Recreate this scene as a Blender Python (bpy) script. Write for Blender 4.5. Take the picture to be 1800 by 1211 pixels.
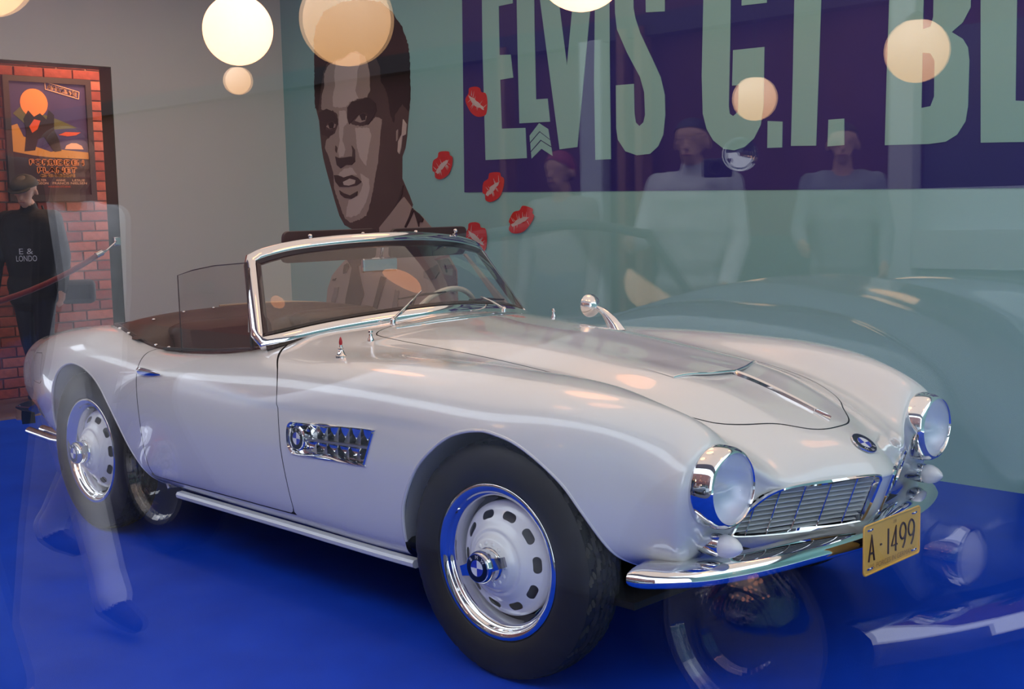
import bpy, bmesh, math, random
import numpy as np
from mathutils import Vector, Matrix

S = bpy.context.scene
for o in list(bpy.data.objects): bpy.data.objects.remove(o)
random.seed(4)
COL = S.collection

# ---------------------------------------------------------------- camera
cd = bpy.data.cameras.new('camera'); cam = bpy.data.objects.new('camera', cd); COL.objects.link(cam)
cd.sensor_width = 36; cd.lens = 42.724; cd.clip_start = .05; cd.clip_end = 200
_R = [[0.704934, -0.064124, 0.706369], [0.70896, 0.093308, -0.699049], [-0.021084, 0.99357, 0.111238]]
cam.matrix_world = Matrix.Translation((2.40584, -3.07072, 1.32846)) @ Matrix(_R).to_4x4()
S.camera = cam

# ---------------------------------------------------------------- sky, lights, exposure
S.view_settings.view_transform = 'Standard'; S.view_settings.look = 'None'
S.view_settings.gamma = 1; S.view_settings.use_curve_mapping = False
S.view_settings.exposure = 0.16
W = bpy.data.worlds.new('sky'); S.world = W; W.use_nodes = True
bg = W.node_tree.nodes['Background']; bg.inputs[0].default_value = (.84, .90, 1, 1); bg.inputs[1].default_value = 3.0

def area(name, loc, size, power, col, rot=(0, 0, 0)):
    l = bpy.data.lights.new(name, 'AREA'); l.shape = 'RECTANGLE'; l.size, l.size_y = size; l.energy = power; l.color = col
    o = bpy.data.objects.new(name, l); o.location = loc; o.rotation_euler = rot; COL.objects.link(o)
    return o
area('ceiling_fill', (-1.3, .2, 2.97), (7.0, 3.6), 56, (1, .82, .67))  # unseen warm fill, added to light the room softly from above
area('ceiling_fill', (3.1, .2, 2.97), (1.9, 3.6), 36, (.80, .93, 1))  # unseen cool fill, added to brighten the right side like daylight

# ---------------------------------------------------------------- materials
def mat(name, col, rough=.5, metal=0, coat=0, spec=.5, emit=None, es=1, trans=0, ior=1.45, sheen=0):
    m = bpy.data.materials.new(name); m.use_nodes = True
    b = m.node_tree.nodes['Principled BSDF']
    b.inputs['Base Color'].default_value = (*col, 1); b.inputs['Roughness'].default_value = rough
    b.inputs['Metallic'].default_value = metal; b.inputs['Coat Weight'].default_value = coat; b.inputs['Coat Roughness'].default_value = .03
    b.inputs['Specular IOR Level'].default_value = spec; b.inputs['Transmission Weight'].default_value = trans; b.inputs['IOR'].default_value = ior
    if sheen: b.inputs['Sheen Weight'].default_value = sheen
    if emit: b.inputs['Emission Color'].default_value = (*emit, 1); b.inputs['Emission Strength'].default_value = es
    return m
def noisy(m, c1, c2, scale, detail=4, bump=0, bscale=None, dist=.004, stretch=None):
    """procedural colour variation and fine relief"""
    t = m.node_tree; N = t.nodes; L = t.links; b = N['Principled BSDF']
    tc = N.new('ShaderNodeTexCoord'); mp = N.new('ShaderNodeMapping'); L.new(tc.outputs['Object'], mp.inputs[0])
    if stretch: mp.inputs['Scale'].default_value = stretch
    n = N.new('ShaderNodeTexNoise'); n.inputs['Scale'].default_value = scale; n.inputs['Detail'].default_value = detail; L.new(mp.outputs[0], n.inputs['Vector'])
    r = N.new('ShaderNodeValToRGB'); r.color_ramp.elements[0].color = (*c1, 1); r.color_ramp.elements[1].color = (*c2, 1)
    r.color_ramp.elements[0].position = .3; r.color_ramp.elements[1].position = .7
    L.new(n.outputs[0], r.inputs[0]); L.new(r.outputs[0], b.inputs['Base Color'])
    if bump:
        n2 = N.new('ShaderNodeTexNoise'); n2.inputs['Scale'].default_value = bscale or scale*4; n2.inputs['Detail'].default_value = 3
        L.new(mp.outputs[0], n2.inputs['Vector'])
        bp = N.new('ShaderNodeBump'); bp.inputs['Strength'].default_value = bump; bp.inputs['Distance'].default_value = dist
        L.new(n2.outputs[0], bp.inputs['Height']); L.new(bp.outputs[0], b.inputs['Normal'])
    return m
def thin_glass(name, tint=(1, 1, 1), base=.04):
    """a clear pane: Schlick reflection over straight-through transparency"""
    m = bpy.data.materials.new(name); m.use_nodes = True; t = m.node_tree; N = t.nodes; L = t.links; N.clear()
    out = N.new('ShaderNodeOutputMaterial'); mix = N.new('ShaderNodeMixShader'); tr = N.new('ShaderNodeBsdfTransparent'); gl = N.new('ShaderNodeBsdfGlossy')
    tr.inputs[0].default_value = (*tint, 1); gl.inputs['Roughness'].default_value = 0.0; gl.inputs[0].default_value = (1, 1, 1, 1)
    lw = N.new('ShaderNodeLayerWeight'); lw.inputs[0].default_value = .5
    p = N.new('ShaderNodeMath'); p.operation = 'POWER'; p.inputs[1].default_value = 5; L.new(lw.outputs['Facing'], p.inputs[0])
    a = N.new('ShaderNodeMath'); a.operation = 'MULTIPLY_ADD'; a.inputs[1].default_value = 1-base; a.inputs[2].default_value = base; L.new(p.outputs[0], a.inputs[0])
    L.new(a.outputs[0], mix.inputs[0]); L.new(tr.outputs[0], mix.inputs[1]); L.new(gl.outputs[0], mix.inputs[2]); L.new(mix.outputs[0], out.inputs[0])
    return m
M = {}
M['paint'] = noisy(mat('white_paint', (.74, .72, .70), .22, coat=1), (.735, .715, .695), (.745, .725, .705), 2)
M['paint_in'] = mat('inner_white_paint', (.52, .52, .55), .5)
M['dark'] = mat('dark_underbody', (.012, .012, .014), .8)
M['chrome'] = mat('chrome', (.80, .80, .81), .045, 1)
M['satin'] = mat('satin_metal', (.55, .55, .56), .28, 1)
M['slat'] = mat('grille_silver', (.60, .60, .61), .5, .25)
M['rubber'] = noisy(mat('tyre_rubber', (.022, .021, .021), .5, spec=.45), (.018, .017, .017), (.027, .026, .026), 6, bump=.15, bscale=160, dist=.001)
M['seal'] = mat('rubber_seal', (.012, .011, .012), .45)
M['wheelpaint'] = mat('wheel_white_enamel', (.80, .80, .80), .25, coat=.6)
M['leather'] = noisy(mat('brown_leather', (.055, .022, .012), .42), (.042, .017, .010), (.068, .028, .015), 5, bump=.25, bscale=120, dist=.002)
M['visor'] = noisy(mat('dark_brown_vinyl', (.022, .013, .011), .45), (.018, .010, .009), (.027, .016, .013), 8, bump=.15, bscale=200, dist=.001)
M['beige'] = mat('beige_trim', (.45, .36, .26), .6)
M['cream'] = mat('cream_plastic', (.72, .68, .58), .25, coat=.5)
M['opal'] = mat('opal_lens', (.82, .79, .80), .3, coat=.4)
M['black'] = mat('black_enamel', (.008, .008, .010), .25, coat=.5)
M['eblue'] = mat('emblem_blue', (.03, .05, .45), .25, coat=.5)
M['ewhite'] = mat('emblem_white', (.75, .75, .78), .25, coat=.5)
M['red'] = mat('red_plastic', (.5, .02, .03), .35)
M['autoglass'] = thin_glass('clear_glass', (.93, .95, .94), .085)
M['shopglass'] = thin_glass('shop_window_glass', (.97, .98, .985), .05)
M['lens'] = thin_glass('lamp_lens_glass', (.95, .96, 1), .07)
_t = M['lens'].node_tree; _d = _t.nodes.new('ShaderNodeBsdfTranslucent'); _d.inputs[0].default_value = (.85, .87, .92, 1); _f = _t.nodes.new('ShaderNodeBsdfDiffuse'); _f.inputs[0].default_value = (.80, .82, .88, 1)
_a = _t.nodes.new('ShaderNodeMixShader'); _a.inputs[0].default_value = .5; _t.links.new(_d.outputs[0], _a.inputs[1]); _t.links.new(_f.outputs[0], _a.inputs[2])
_b = _t.nodes.new('ShaderNodeMixShader'); _b.inputs[0].default_value = .3; _o = [n for n in _t.nodes if n.type == 'OUTPUT_MATERIAL'][0]; _s = _o.inputs[0].links[0].from_socket
_t.links.new(_s, _b.inputs[1]); _t.links.new(_a.outputs[0], _b.inputs[2]); _t.links.new(_b.outputs[0], _o.inputs[0])
M['plate'] = noisy(mat('plate_yellow', (.86, .46, .075), .4), (.84, .445, .07), (.88, .475, .085), 20)
M['platedark'] = mat('plate_dark', (.05, .02, .02), .4)
M['platepale'] = mat('plate_embossed_yellow', (.48, .25, .05), .4)
M['globe'] = mat('lit_opal_globe', (.9, .85, .75), .4, emit=(1, .42, .20), es=3.2)
M['brass'] = mat('dark_brass', (.12, .08, .05), .35, .8)

# ---------------------------------------------------------------- mesh helpers
class MB:
    def __init__(s): s.v = []; s.f = []; s.mi = []; s.cur = 0; s.n = None
    def add(s, vs, fs):
        o = len(s.v); s.v += [tuple(map(float, p)) for p in vs]
        for f in fs: s.f.append([o+i for i in f]); s.mi.append(s.cur)
        return s
    def box(s, c, d, R=None):
        x, y, z = [k/2 for k in d]; P = [Vector((a*x, b*y, e*z)) for a in (-1, 1) for b in (-1, 1) for e in (-1, 1)]
        if R: P = [R @ p for p in P]
        return s.add([p+Vector(c) for p in P], [(0, 1, 3, 2), (4, 6, 7, 5), (0, 4, 5, 1), (2, 3, 7, 6), (0, 2, 6, 4), (1, 5, 7, 3)])
    def tube(s, pts, rad, n=12, cap=True, squash=None):
        pts = [Vector(p) for p in pts]; m = len(pts)
        if not hasattr(rad, '__len__'): rad = [rad]*m
        up = None; vs = []
        for i, p in enumerate(pts):
            t = (pts[min(i+1, m-1)]-pts[max(i-1, 0)]).normalized()
            if up is None: up = Vector((0, 0, 1)) if abs(t.z) < .9 else Vector((1, 0, 0))
            a = t.cross(up).normalized(); up = a.cross(t).normalized()
            for k in range(n):
                w = 2*math.pi*k/n; ca, sa = math.cos(w), math.sin(w)
                if squash: ca *= squash
                vs.append(p + (a*ca + up*sa)*rad[i])
        fs = [(i*n+k, i*n+(k+1) % n, (i+1)*n+(k+1) % n, (i+1)*n+k) for i in range(m-1) for k in range(n)]
        if cap: fs += [tuple(range(n))[::-1], tuple((m-1)*n+k for k in range(n))]
        return s.add(vs, fs)
    def lathe(s, prof, org=(0, 0, 0), ax=(0, 0, 1), n=48, close=False):
        """prof: (distance along axis, radius)"""
        ax = Vector(ax).normalized(); u = ax.orthogonal().normalized() if abs(ax.y) < .9 else Vector((1, 0, 0)); u = (u-ax*u.dot(ax)).normalized(); w = ax.cross(u); org = Vector(org)
        vs = []
        for d, r in prof:
            for k in range(n):
                t = 2*math.pi*k/n; vs.append(org+ax*d+(u*math.cos(t)+w*math.sin(t))*r)
        m = len(prof)
        fs = [(i*n+k, i*n+(k+1) % n, (i+1)*n+(k+1) % n, (i+1)*n+k) for i in range(m-1) for k in range(n)]
        if close:
            fs += [((m-1)*n+k, (m-1)*n+(k+1) % n, (k+1) % n, k) for k in range(n)]
        return s.add(vs, fs)
    def ball(s, c, r, n=24, m=14, sc=(1, 1, 1), R=None):
        vs = []; fs = []
        for i in range(m+1):
            p = math.pi*i/m
            for k in range(n):
                t = 2*math.pi*k/n; q = Vector((sc[0]*r*math.sin(p)*math.cos(t), sc[1]*r*math.sin(p)*math.sin(t), sc[2]*r*math.cos(p)))
                vs.append((R @ q if R else q)+Vector(c))
        for i in range(m):
            for k in range(n): fs.append((i*n+k, (i+1)*n+k, (i+1)*n+(k+1) % n, i*n+(k+1) % n))
        return s.add(vs, fs)
    def prism(s, poly, depth, X=None):
        """2-D polygon (a, b) extruded along c; X maps (a, b, c) to space. Simple polygons, triangulated"""
        from mathutils.geometry import tessellate_polygon
        n = len(poly); P = [Vector((p[0], p[1], 0)) for p in poly]
        tri = tessellate_polygon([P]); A = [(p[0], p[1], 0) for p in poly]; B = [(p[0], p[1], depth) for p in poly]
        vs = A+B
        if X: vs = [X(*p) for p in vs]
        fs = [tuple(t) for t in tri]+[tuple(n+i for i in t[::-1]) for t in tri]+[(i, (i+1) % n, n+(i+1) % n, n+i) for i in range(n)]
        return s.add(vs, fs)
    def build(s, name, mats, parent=None, smooth=True, angle=.6, bevel=0, normals=None, fix=True):
        me = bpy.data.meshes.new(name); me.from_pydata(s.v, [], s.f)
        for m in (mats if isinstance(mats, (list, tuple)) else [mats]): me.materials.append(m)
        me.polygons.foreach_set('material_index', s.mi)
        if fix:
            b = bmesh.new(); b.from_mesh(me); bmesh.ops.remove_doubles(b, verts=b.verts, dist=1e-6); bmesh.ops.recalc_face_normals(b, faces=b.faces); b.to_mesh(me); b.free()
        if smooth:
            me.polygons.foreach_set('use_smooth', [True]*len(me.polygons))
            if normals is None: me.set_sharp_from_angle(angle=angle)
            else: me.normals_split_custom_set_from_vertices(normals)
        o = bpy.data.objects.new(name, me); COL.objects.link(o)
        if parent is not None: o.parent = parent
        if bevel:
            q = o.modifiers.new('bevel', 'BEVEL'); q.width = bevel; q.segments = 2; q.limit_method = 'ANGLE'; q.angle_limit = .7
        return o
def tag(o, label=None, cat=None, group=None, kind=None):
    if label: o['label'] = label
    if cat: o['category'] = cat
    if group: o['group'] = group
    if kind: o['kind'] = kind
    return o
def thing(name, label, cat, loc=(0, 0, 0), group=None, rz=0):
    o = bpy.data.objects.new(name, None); o.location = loc; o.rotation_euler = (0, 0, rz); o.empty_display_size = .1; COL.objects.link(o)
    return tag(o, label, cat, group)
def dup(o, parent=None, loc=None):
    c = o.copy(); COL.objects.link(c)
    if parent is not None: c.parent = parent
    if loc is not None: c.location = loc
    for ch in list(o.children): dup(ch, c)
    return c
def text_mesh(txt, size, align='CENTER', font=None, extrude=.0):
    cu = bpy.data.curves.new('t', 'FONT'); cu.body = txt; cu.size = size; cu.align_x = align; cu.align_y = 'CENTER'; cu.extrude = extrude; cu.resolution_u = 4
    o = bpy.data.objects.new('t', cu); COL.objects.link(o); bpy.context.view_layer.update()
    e = o.evaluated_get(bpy.context.evaluated_depsgraph_get()); me = e.to_mesh()
    vs = [tuple(v.co) for v in me.vertices]; fs = [tuple(p.vertices) for p in me.polygons]
    e.to_mesh_clear(); bpy.data.objects.remove(o); bpy.data.curves.remove(cu)
    return vs, fs
def put_text(mb, txt, size, X, sx=1, sy=1, bold=0, shear=0, width=None):
    """X maps text-plane (a, b) to space. width: fit the line to this width"""
    vs, fs = text_mesh(txt, size)
    if width:
        a = [v[0] for v in vs]; sx = width/(max(a)-min(a)); mid = (max(a)+min(a))/2; vs = [(v[0]-mid, v[1], 0) for v in vs]
    offs = [(0, 0)] if not bold else [(0, 0), (bold, 0), (-bold, 0), (0, bold), (0, -bold)]
    for k, (ox, oy) in enumerate(offs):
        mb.add([X(v[0]*sx+ox+shear*v[1], v[1]*sy+oy) if k == 0 else X(v[0]*sx+ox+shear*v[1], v[1]*sy+oy) for v in vs], fs)
def emblem(name, r, mw, parent, letters=True, thick=.004, scale_ring=1.0):
    """round enamel badge: black ring, blue and white quarters, silver edge; local z is its face"""
    mb = MB(); n = 40
    mb.cur = 0; mb.lathe([(-thick, r*1.0), (0, r*1.0), (.0012, r*.985), (.0012, r*.955)], n=n)
    mb.cur = 1; mb.lathe([(.0010, r*.955), (.0014, r*.80), (.0014, r*.575)], n=n)
    mb.cur = 0; mb.lathe([(.0014, r*.58), (.0020, r*.575), (.0020, r*.555), (.0014, r*.55)], n=n)
    for q in range(4):
        mb.cur = 2 if q in (1, 3) else 3; vs = [(0, 0, .0016)]
        for k in range(11):
            t = math.pi/2*(q+k/10); vs.append((r*.555*math.cos(t), r*.555*math.sin(t), .0016))
        mb.add(vs, [(0, k, k+1) for k in range(1, 11)])
    if letters:
        mb.cur = 3
        for ch, a in (('B', 135), ('M', 90), ('W', 45)):
            t = math.radians(a); c, s_ = math.cos(t-math.pi/2), math.sin(t-math.pi/2)
            put_text(mb, ch, r*.34, lambda a_, b_, c=c, s_=s_, t=t: (r*.765*math.cos(t)+a_*c-b_*s_, r*.765*math.sin(t)+a_*s_+b_*c, .0022), bold=r*.01)
    o = mb.build(name, [M['chrome'], M['black'], M['eblue'], M['ewhite']], parent, fix=False)
    o.matrix_local = mw
    return o
def frame(org, zdir, xhint=(1, 0, 0)):
    z = Vector(zdir).normalized(); x = Vector(xhint); x = (x-z*x.dot(z)).normalized(); y = z.cross(x)
    m = Matrix((x, y, z)).transposed().to_4x4(); m.translation = Vector(org); return m
# ---------------------------------------------------------------- car body surface (x forward, y to the car's left, z up; front axle at x = 0)
def herm(xs, ys):
    xs = np.array(xs, float); ys = np.array(ys, float); n = len(xs)
    d = np.diff(ys)/np.diff(xs); m = np.zeros(n)
    m[0], m[-1] = d[0], d[-1]
    h = np.diff(xs)
    m[1:-1] = (d[:-1]*h[1:] + d[1:]*h[:-1])/(h[1:]+h[:-1])
    def f(x):
        x = np.asarray(x, float); k = np.clip(np.searchsorted(xs, x)-1, 0, n-2)
        hh = xs[k+1]-xs[k]; t = np.clip((x-xs[k])/hh, 0, 1)
        return ((2*t**3-3*t**2+1)*ys[k] + (t**3-2*t**2+t)*hh*m[k] + (3*t**2-2*t**3)*ys[k+1] + (t**3-t**2)*hh*m[k+1])
    return f

KX = [-3.3, -2.9, -2.48, -2.0, -1.5, -1.0, -.4, 0, .3, .42]
KW = [
 [.60, .68, .70, .715, .725, .725, .72, .70, .65, .615],
 [.66, .755, .785, .785, .778, .775, .775, .772, .725, .675],
 [.69, .79, .82, .812, .803, .80, .808, .815, .765, .71],
 [.69, .80, .832, .82, .805, .805, .817, .828, .78, .725],
 [.665, .78, .815, .80, .788, .788, .798, .805, .768, .722],
 [.60, .71, .745, .745, .738, .735, .725, .722, .71, .68],
 [.50, .60, .645, .68, .685, .66, .61, .595, .58, .57],
 [.40, .47, .51, .61, .62, .575, .50, .49, .485, .48],
 [.30, .35, .38, .50, .50, .46, .40, .395, .39, .385],
 [.20, .24, .25, .33, .33, .28, .255, .235, .215, .21],
 [.10, .12, .125, .165, .165, .14, .125, .115, .11, .11],
 [0]*10]
KZ = [
 [.42, .34, .30, .272, .268, .268, .27, .31, .36, .38],
 [.47, .40, .36, .33, .325, .325, .33, .36, .40, .415],
 [.55, .52, .49, .47, .47, .47, .485, .49, .48, .475],
 [.63, .63, .64, .62, .62, .625, .635, .635, .605, .575],
 [.70, .735, .755, .722, .715, .728, .75, .75, .72, .68],
 [.755, .805, .835, .785, .788, .81, .832, .83, .80, .765],
 None, None, None, None, None, None]
FZ = {
 6: ([-3.3, -3.1, -2.9, -2.7, -2.55, -2.4, -2.2, -2.0, -1.75, -1.5, -1.25, -1.0, -.7, -.36, 0, .25, .42],
     [.765, .80, .832, .852, .862, .858, .826, .80, .80, .815, .838, .845, .855, .862, .857, .838, .806]),
 7: ([-3.3, -2.9, -2.48, -2.0, -1.5, -1.25, -1.0, -.7, -.4, 0, .3, .42], [.77, .83, .848, .80, .825, .86, .868, .863, .856, .842, .806, .765]),
 8: ([-3.3, -2.9, -2.48, -2.0, -1.5, -1.25, -1.0, -.75, -.4, 0, .3, .42], [.775, .83, .85, .80, .845, .892, .897, .879, .850, .808, .752, .712]),
 9: ([-3.3, -2.9, -2.48, -2.0, -1.5, -1.0, -.75, -.47, -.2, 0, .2, .3, .42], [.78, .835, .855, .81, .87, .922, .909, .893, .868, .845, .818, .797, .755]),
 10: ([-3.3, -2.9, -2.48, -2.0, -1.5, -1.0, -.75, -.47, -.2, 0, .2, .3, .42], [.78, .835, .855, .82, .885, .936, .919, .9, .875, .851, .822, .803, .766]),
 11: ([-3.3, -2.9, -2.48, -2.0, -1.5, -1.0, -.75, -.47, -.2, 0, .265, .42], [.78, .835, .855, .82, .89, .942, .924, .904, .878, .854, .814, .77])}
STN = [-3.3, -3.12, -2.92, -2.7, -2.48, -2.25, -2.0, -1.75, -1.5, -1.25, -1.0, -.75, -.5, -.25, 0, .15, .29, .42]
RING_A = [(.47, .595, .383), (.50, .64, .412), (.515, .672, .465), (.525, .69, .54), (.53, .69, .63), (.535, .65, .71), (.545, .56, .765),
          (.54, .465, .722), (.56, .36, .655), (.60, .22, .668), (.632, .11, .675), (.66, 0, .676)]
RING_F = [(.515, .555, .385), (.545, .60, .415), (.562, .63, .46), (.580, .652, .53), (.592, .66, .61), (.597, .632, .68), (.597, .555, .715),
          (.597, .455, .672), (.645, .345, .598), (.692, .225, .592), (.735, .112, .59), (.772, 0, .588)]
RING_R = [(-3.44, .50, .42), (-3.46, .56, .46), (-3.46, .58, .52), (-3.46, .58, .60), (-3.46, .57, .66), (-3.45, .53, .70), (-3.45, .45, .72),
          (-3.46, .36, .725), (-3.48, .27, .725), (-3.49, .18, .725), (-3.5, .09, .725), (-3.5, 0, .725)]

def face_grid(ring, xe, xb, zrow):
    """box end: rows 0..6 follow ring[0..6], columns 6..11 follow ring[6..11]"""
    G = {}
    for i in range(7):
        for j in range(6, 12):
            if i == 6: G[i, j] = ring[j]
            elif j == 6: G[i, j] = ring[i]
            else:
                tz = zrow(i, j); w = ring[j][1] * (1 if j < 9 else 1)
                G[i, j] = (xe(w, tz, i, j), w, tz)
    return G

def body_cage():
    rings = [RING_R]
    fw = [herm(KX, k) for k in KW]
    fz = [herm(KX, KZ[j]) if KZ[j] else herm(*FZ[j]) for j in range(12)]
    for x in STN:
        rings.append([(x, float(fw[j](x)), float(fz[j](x))) for j in range(12)])
    rings += [RING_A, RING_F]
    zr = {5: None, 4: .545, 3: .50, 2: .455, 1: .415, 0: .388}
    def fx(w, z, i, j):
        if j == 7 and i >= 3: return .592 + .008*(5-i)*0
        top = .785 - .392*w; bot = .735 - .388*w
        t = min(max((.575 - z)/(.575-.44), 0), 1)
        x = top + (bot-top)*t
        if z < .44: x -= (.44-z)*.9
        if j == 7: x = min(x, .592) if i >= 2 else x-.02
        return x
    def fzr(i, j):
        if i == 5: return .635 if j == 7 else .566
        if j == 7: return {4: .575, 3: .515, 2: .46, 1: .415, 0: .388}[i]
        return zr[i]
    front = face_grid(RING_F, fx, None, fzr)
    rear = face_grid(RING_R, lambda w, z, i, j: -3.5 + .12*w*w + (.02 if z < .5 else 0), None,
                     lambda i, j: {5: .70, 4: .66, 3: .60, 2: .52, 1: .46, 0: .42}[i])
    V = []; idx = {}
    def vid(p):
        k = (round(p[0], 5), round(p[1], 5), round(p[2], 5))
        if k not in idx: idx[k] = len(V); V.append(k)
        return idx[k]
    F = []
    for s in (1, -1):
        def q(a, b, c, d):
            f = [vid((p[0], s*p[1] if p[1] else 0.0, p[2])) for p in (a, b, c, d)]
            F.append(f if s > 0 else f[::-1])
        for a in range(len(rings)-1):
            A, B = rings[a], rings[a+1]
            for j in range(11): q(A[j], A[j+1], B[j+1], B[j])
        for i in range(6):
            for j in range(6, 11):
                q(front[i, j], front[i+1, j], front[i+1, j+1], front[i, j+1])
                q(rear[i, j], rear[i, j+1], rear[i+1, j+1], rear[i+1, j])
    V = np.array(V); F = np.array(F)
    # orient outward: left side faces should have +y normals
    f = F[:]; n = np.cross(V[f[:, 1]]-V[f[:, 0]], V[f[:, 3]]-V[f[:, 0]]); ctr = V[f].mean(1)
    if (n[:, 1]*ctr[:, 1]).sum() < 0: F = F[:, ::-1].copy()
    return V, F

def cc(V, F):
    """one Catmull-Clark step on quads (open borders kept as cubic B-splines)"""
    nV, nF = len(V), len(F)
    fp = V[F].mean(1)
    E = np.stack([F, np.roll(F, -1, 1)], 2).reshape(-1, 2); Es = np.sort(E, 1)
    key = Es[:, 0].astype(np.int64)*nV + Es[:, 1]
    uk, inv, cnt = np.unique(key, return_inverse=True, return_counts=True)
    e0, e1 = uk//nV, uk % nV; nE = len(uk)
    mid = (V[e0]+V[e1])/2
    sf = np.zeros((nE, 3)); np.add.at(sf, inv, np.repeat(fp, 4, 0))
    ep = np.where((cnt == 2)[:, None], (V[e0]+V[e1]+sf)/4, mid)
    val = np.zeros(nV); np.add.at(val, F.ravel(), 1)
    Q = np.zeros((nV, 3)); np.add.at(Q, F.ravel(), np.repeat(fp, 4, 0))
    R = np.zeros((nV, 3)); ne = np.zeros(nV)
    np.add.at(R, e0, mid); np.add.at(R, e1, mid); np.add.at(ne, e0, 1); np.add.at(ne, e1, 1)
    b = cnt == 1
    bs = np.zeros((nV, 3)); bn = np.zeros(nV)
    np.add.at(bs, e0[b], mid[b]); np.add.at(bs, e1[b], mid[b]); np.add.at(bn, e0[b], 1); np.add.at(bn, e1[b], 1)
    n = val[:, None]
    vp = np.where((bn > 0)[:, None], (bs + 2*V)/(bn[:, None]+2+1e-9), (Q/n + 2*R/np.maximum(ne, 1)[:, None] + (n-3)*V)/n)
    ei = inv.reshape(nF, 4)
    v = np.arange(nF)
    fi = nV+nE+v
    NF = np.concatenate([np.stack([F[:, k], nV+ei[:, k], fi, nV+ei[:, k-1]], 1) for k in range(4)])
    return np.concatenate([vp, ep, fp]), NF

def subdivide(V, F, lev, fit=6):
    T = V.copy(); P = V.copy()
    for _ in range(fit):                       # push the cage until the smooth surface passes through the points asked for
        A, B = P, F
        for _k in range(2): A, B = cc(A, B)
        P = P + (T - A[:len(T)])*.9
    for _k in range(lev): P, F = cc(P, F)
    return P, F

def vnormals(V, F):
    n = np.cross(V[F[:, 2]]-V[F[:, 0]], V[F[:, 3]]-V[F[:, 1]])
    N = np.zeros_like(V)
    for k in range(4): np.add.at(N, F[:, k], n)
    return N/np.maximum(np.linalg.norm(N, axis=1), 1e-12)[:, None]

def clip(V, N, F, d):
    """keep where d > 0; F is a list of index lists. Cut edges get new points, with blended normals."""
    V = list(map(tuple, V)); N = list(map(tuple, N)); d = list(map(float, d)); out = []; cut = {}
    def cv(a, b):
        k = (a, b) if a < b else (b, a)
        if k not in cut:
            t = d[a]/(d[a]-d[b]); cut[k] = len(V)
            V.append(tuple(p+(q-p)*t for p, q in zip(V[a], V[b])))
            n = [p+(q-p)*t for p, q in zip(N[a], N[b])]; l = math.sqrt(sum(c*c for c in n)) or 1
            N.append(tuple(c/l for c in n))
        return cut[k]
    for f in F:
        s = [d[i] > 0 for i in f]
        if all(s): out.append(list(f))
        elif any(s):
            g = []
            for k in range(len(f)):
                a, b = f[k-1], f[k]
                if s[k-1] != s[k]: g.append(cv(a, b))
                if s[k]: g.append(b)
            if len(g) > 2: out.append(g)
    used = sorted({i for f in out for i in f}); m = {o: k for k, o in enumerate(used)}
    return np.array([V[i] for i in used]), np.array([N[i] for i in used]), [[m[i] for i in f] for f in out]

def sdf(P2, poly):
    """signed distance to a closed polygon, positive inside"""
    P2 = np.asarray(P2); poly = np.asarray(poly, float); best = np.full(len(P2), 1e9); ins = np.zeros(len(P2), bool)
    for a, b in zip(poly, np.roll(poly, -1, 0)):
        ab = b-a; t = np.clip(((P2-a)@ab)/(ab@ab+1e-15), 0, 1)
        q = P2-a-t[:, None]*ab; best = np.minimum(best, (q*q).sum(1))
        c = ((a[1] > P2[:, 1]) != (b[1] > P2[:, 1]))
        with np.errstate(divide='ignore', invalid='ignore'):
            xi = (b[0]-a[0])*(P2[:, 1]-a[1])/(b[1]-a[1])+a[0]
        ins ^= c & (P2[:, 0] < xi)
    return np.where(ins, 1, -1)*np.sqrt(best)

def smooth_poly(pts, n=6, closed=True):
    p = np.array(pts, float); m = len(p); o = []
    for i in range(m if closed else m-1):
        a, b, c, e = (p[(i-1) % m], p[i], p[(i+1) % m], p[(i+2) % m]) if closed else (p[max(i-1, 0)], p[i], p[i+1], p[min(i+2, m-1)])
        for k in range(n):
            t = k/n
            o.append(.5*((2*b)+(c-a)*t+(2*a-5*b+4*c-e)*t*t+(3*b-a-3*c+e)*t**3))
    if not closed: o.append(p[-1])
    return np.array(o)
# ---------------------------------------------------------------- the showroom
P0 = Vector((-.18512, 2.34228, 0)); WD = Vector((.999957, -.009238, 0)); WN = Vector((-.009238, -.999957, 0))     # back wall: a point, along, into the room
def WX(s, z, c=0): return P0+WD*s+WN*c+Vector((0, 0, z))
def structure(o): return tag(o, kind='structure')
M['carpet'] = noisy(mat('blue_carpet', (.002, .046, .50), .95, spec=.08), (.0015, .040, .45), (.0025, .052, .55), 3, bump=.5, bscale=420, dist=.003)
M['teal'] = noisy(mat('teal_wall', (.27, .54, .50), .55, spec=.3), (.265, .53, .49), (.275, .55, .51), 1.2)
M['leftwall'] = noisy(mat('grey_green_wall', (.78, .77, .66), .6, spec=.3), (.77, .76, .65), (.79, .78, .67), 1.5)
M['ceil'] = mat('ceiling_paint', (.45, .42, .38), .8)
M['greentrim'] = mat('dark_green_jamb', (.035, .055, .022), .5)
mb = MB(); mb.box((-1.0, .1, -.05), (9.3, 4.7, .1)); floor = structure(mb.build('floor', M['carpet'], smooth=False))
mb = MB(); mb.add([WX(-5.6, -.02, 0), WX(4.6, -.02, 0), WX(4.6, 3.0, 0), WX(-5.6, 3.0, 0), WX(-5.6, -.02, -.12), WX(4.6, -.02, -.12), WX(4.6, 3.0, -.12), WX(-5.6, 3.0, -.12)],
    [(0, 1, 2, 3), (5, 4, 7, 6), (0, 4, 5, 1), (3, 2, 6, 7), (0, 3, 7, 4), (1, 5, 6, 2)]); structure(mb.build('wall_back', M['teal'], smooth=False))
mb = MB()
for c, d in (((-5.63, 1.70, 1.5), (.16, 1.43, 3.0)), ((-5.63, -.42, 2.68), (.16, 2.81, .66)), ((-5.63, -2.05, 1.5), (.16, .45, 3.0))): mb.box(c, d)
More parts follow.
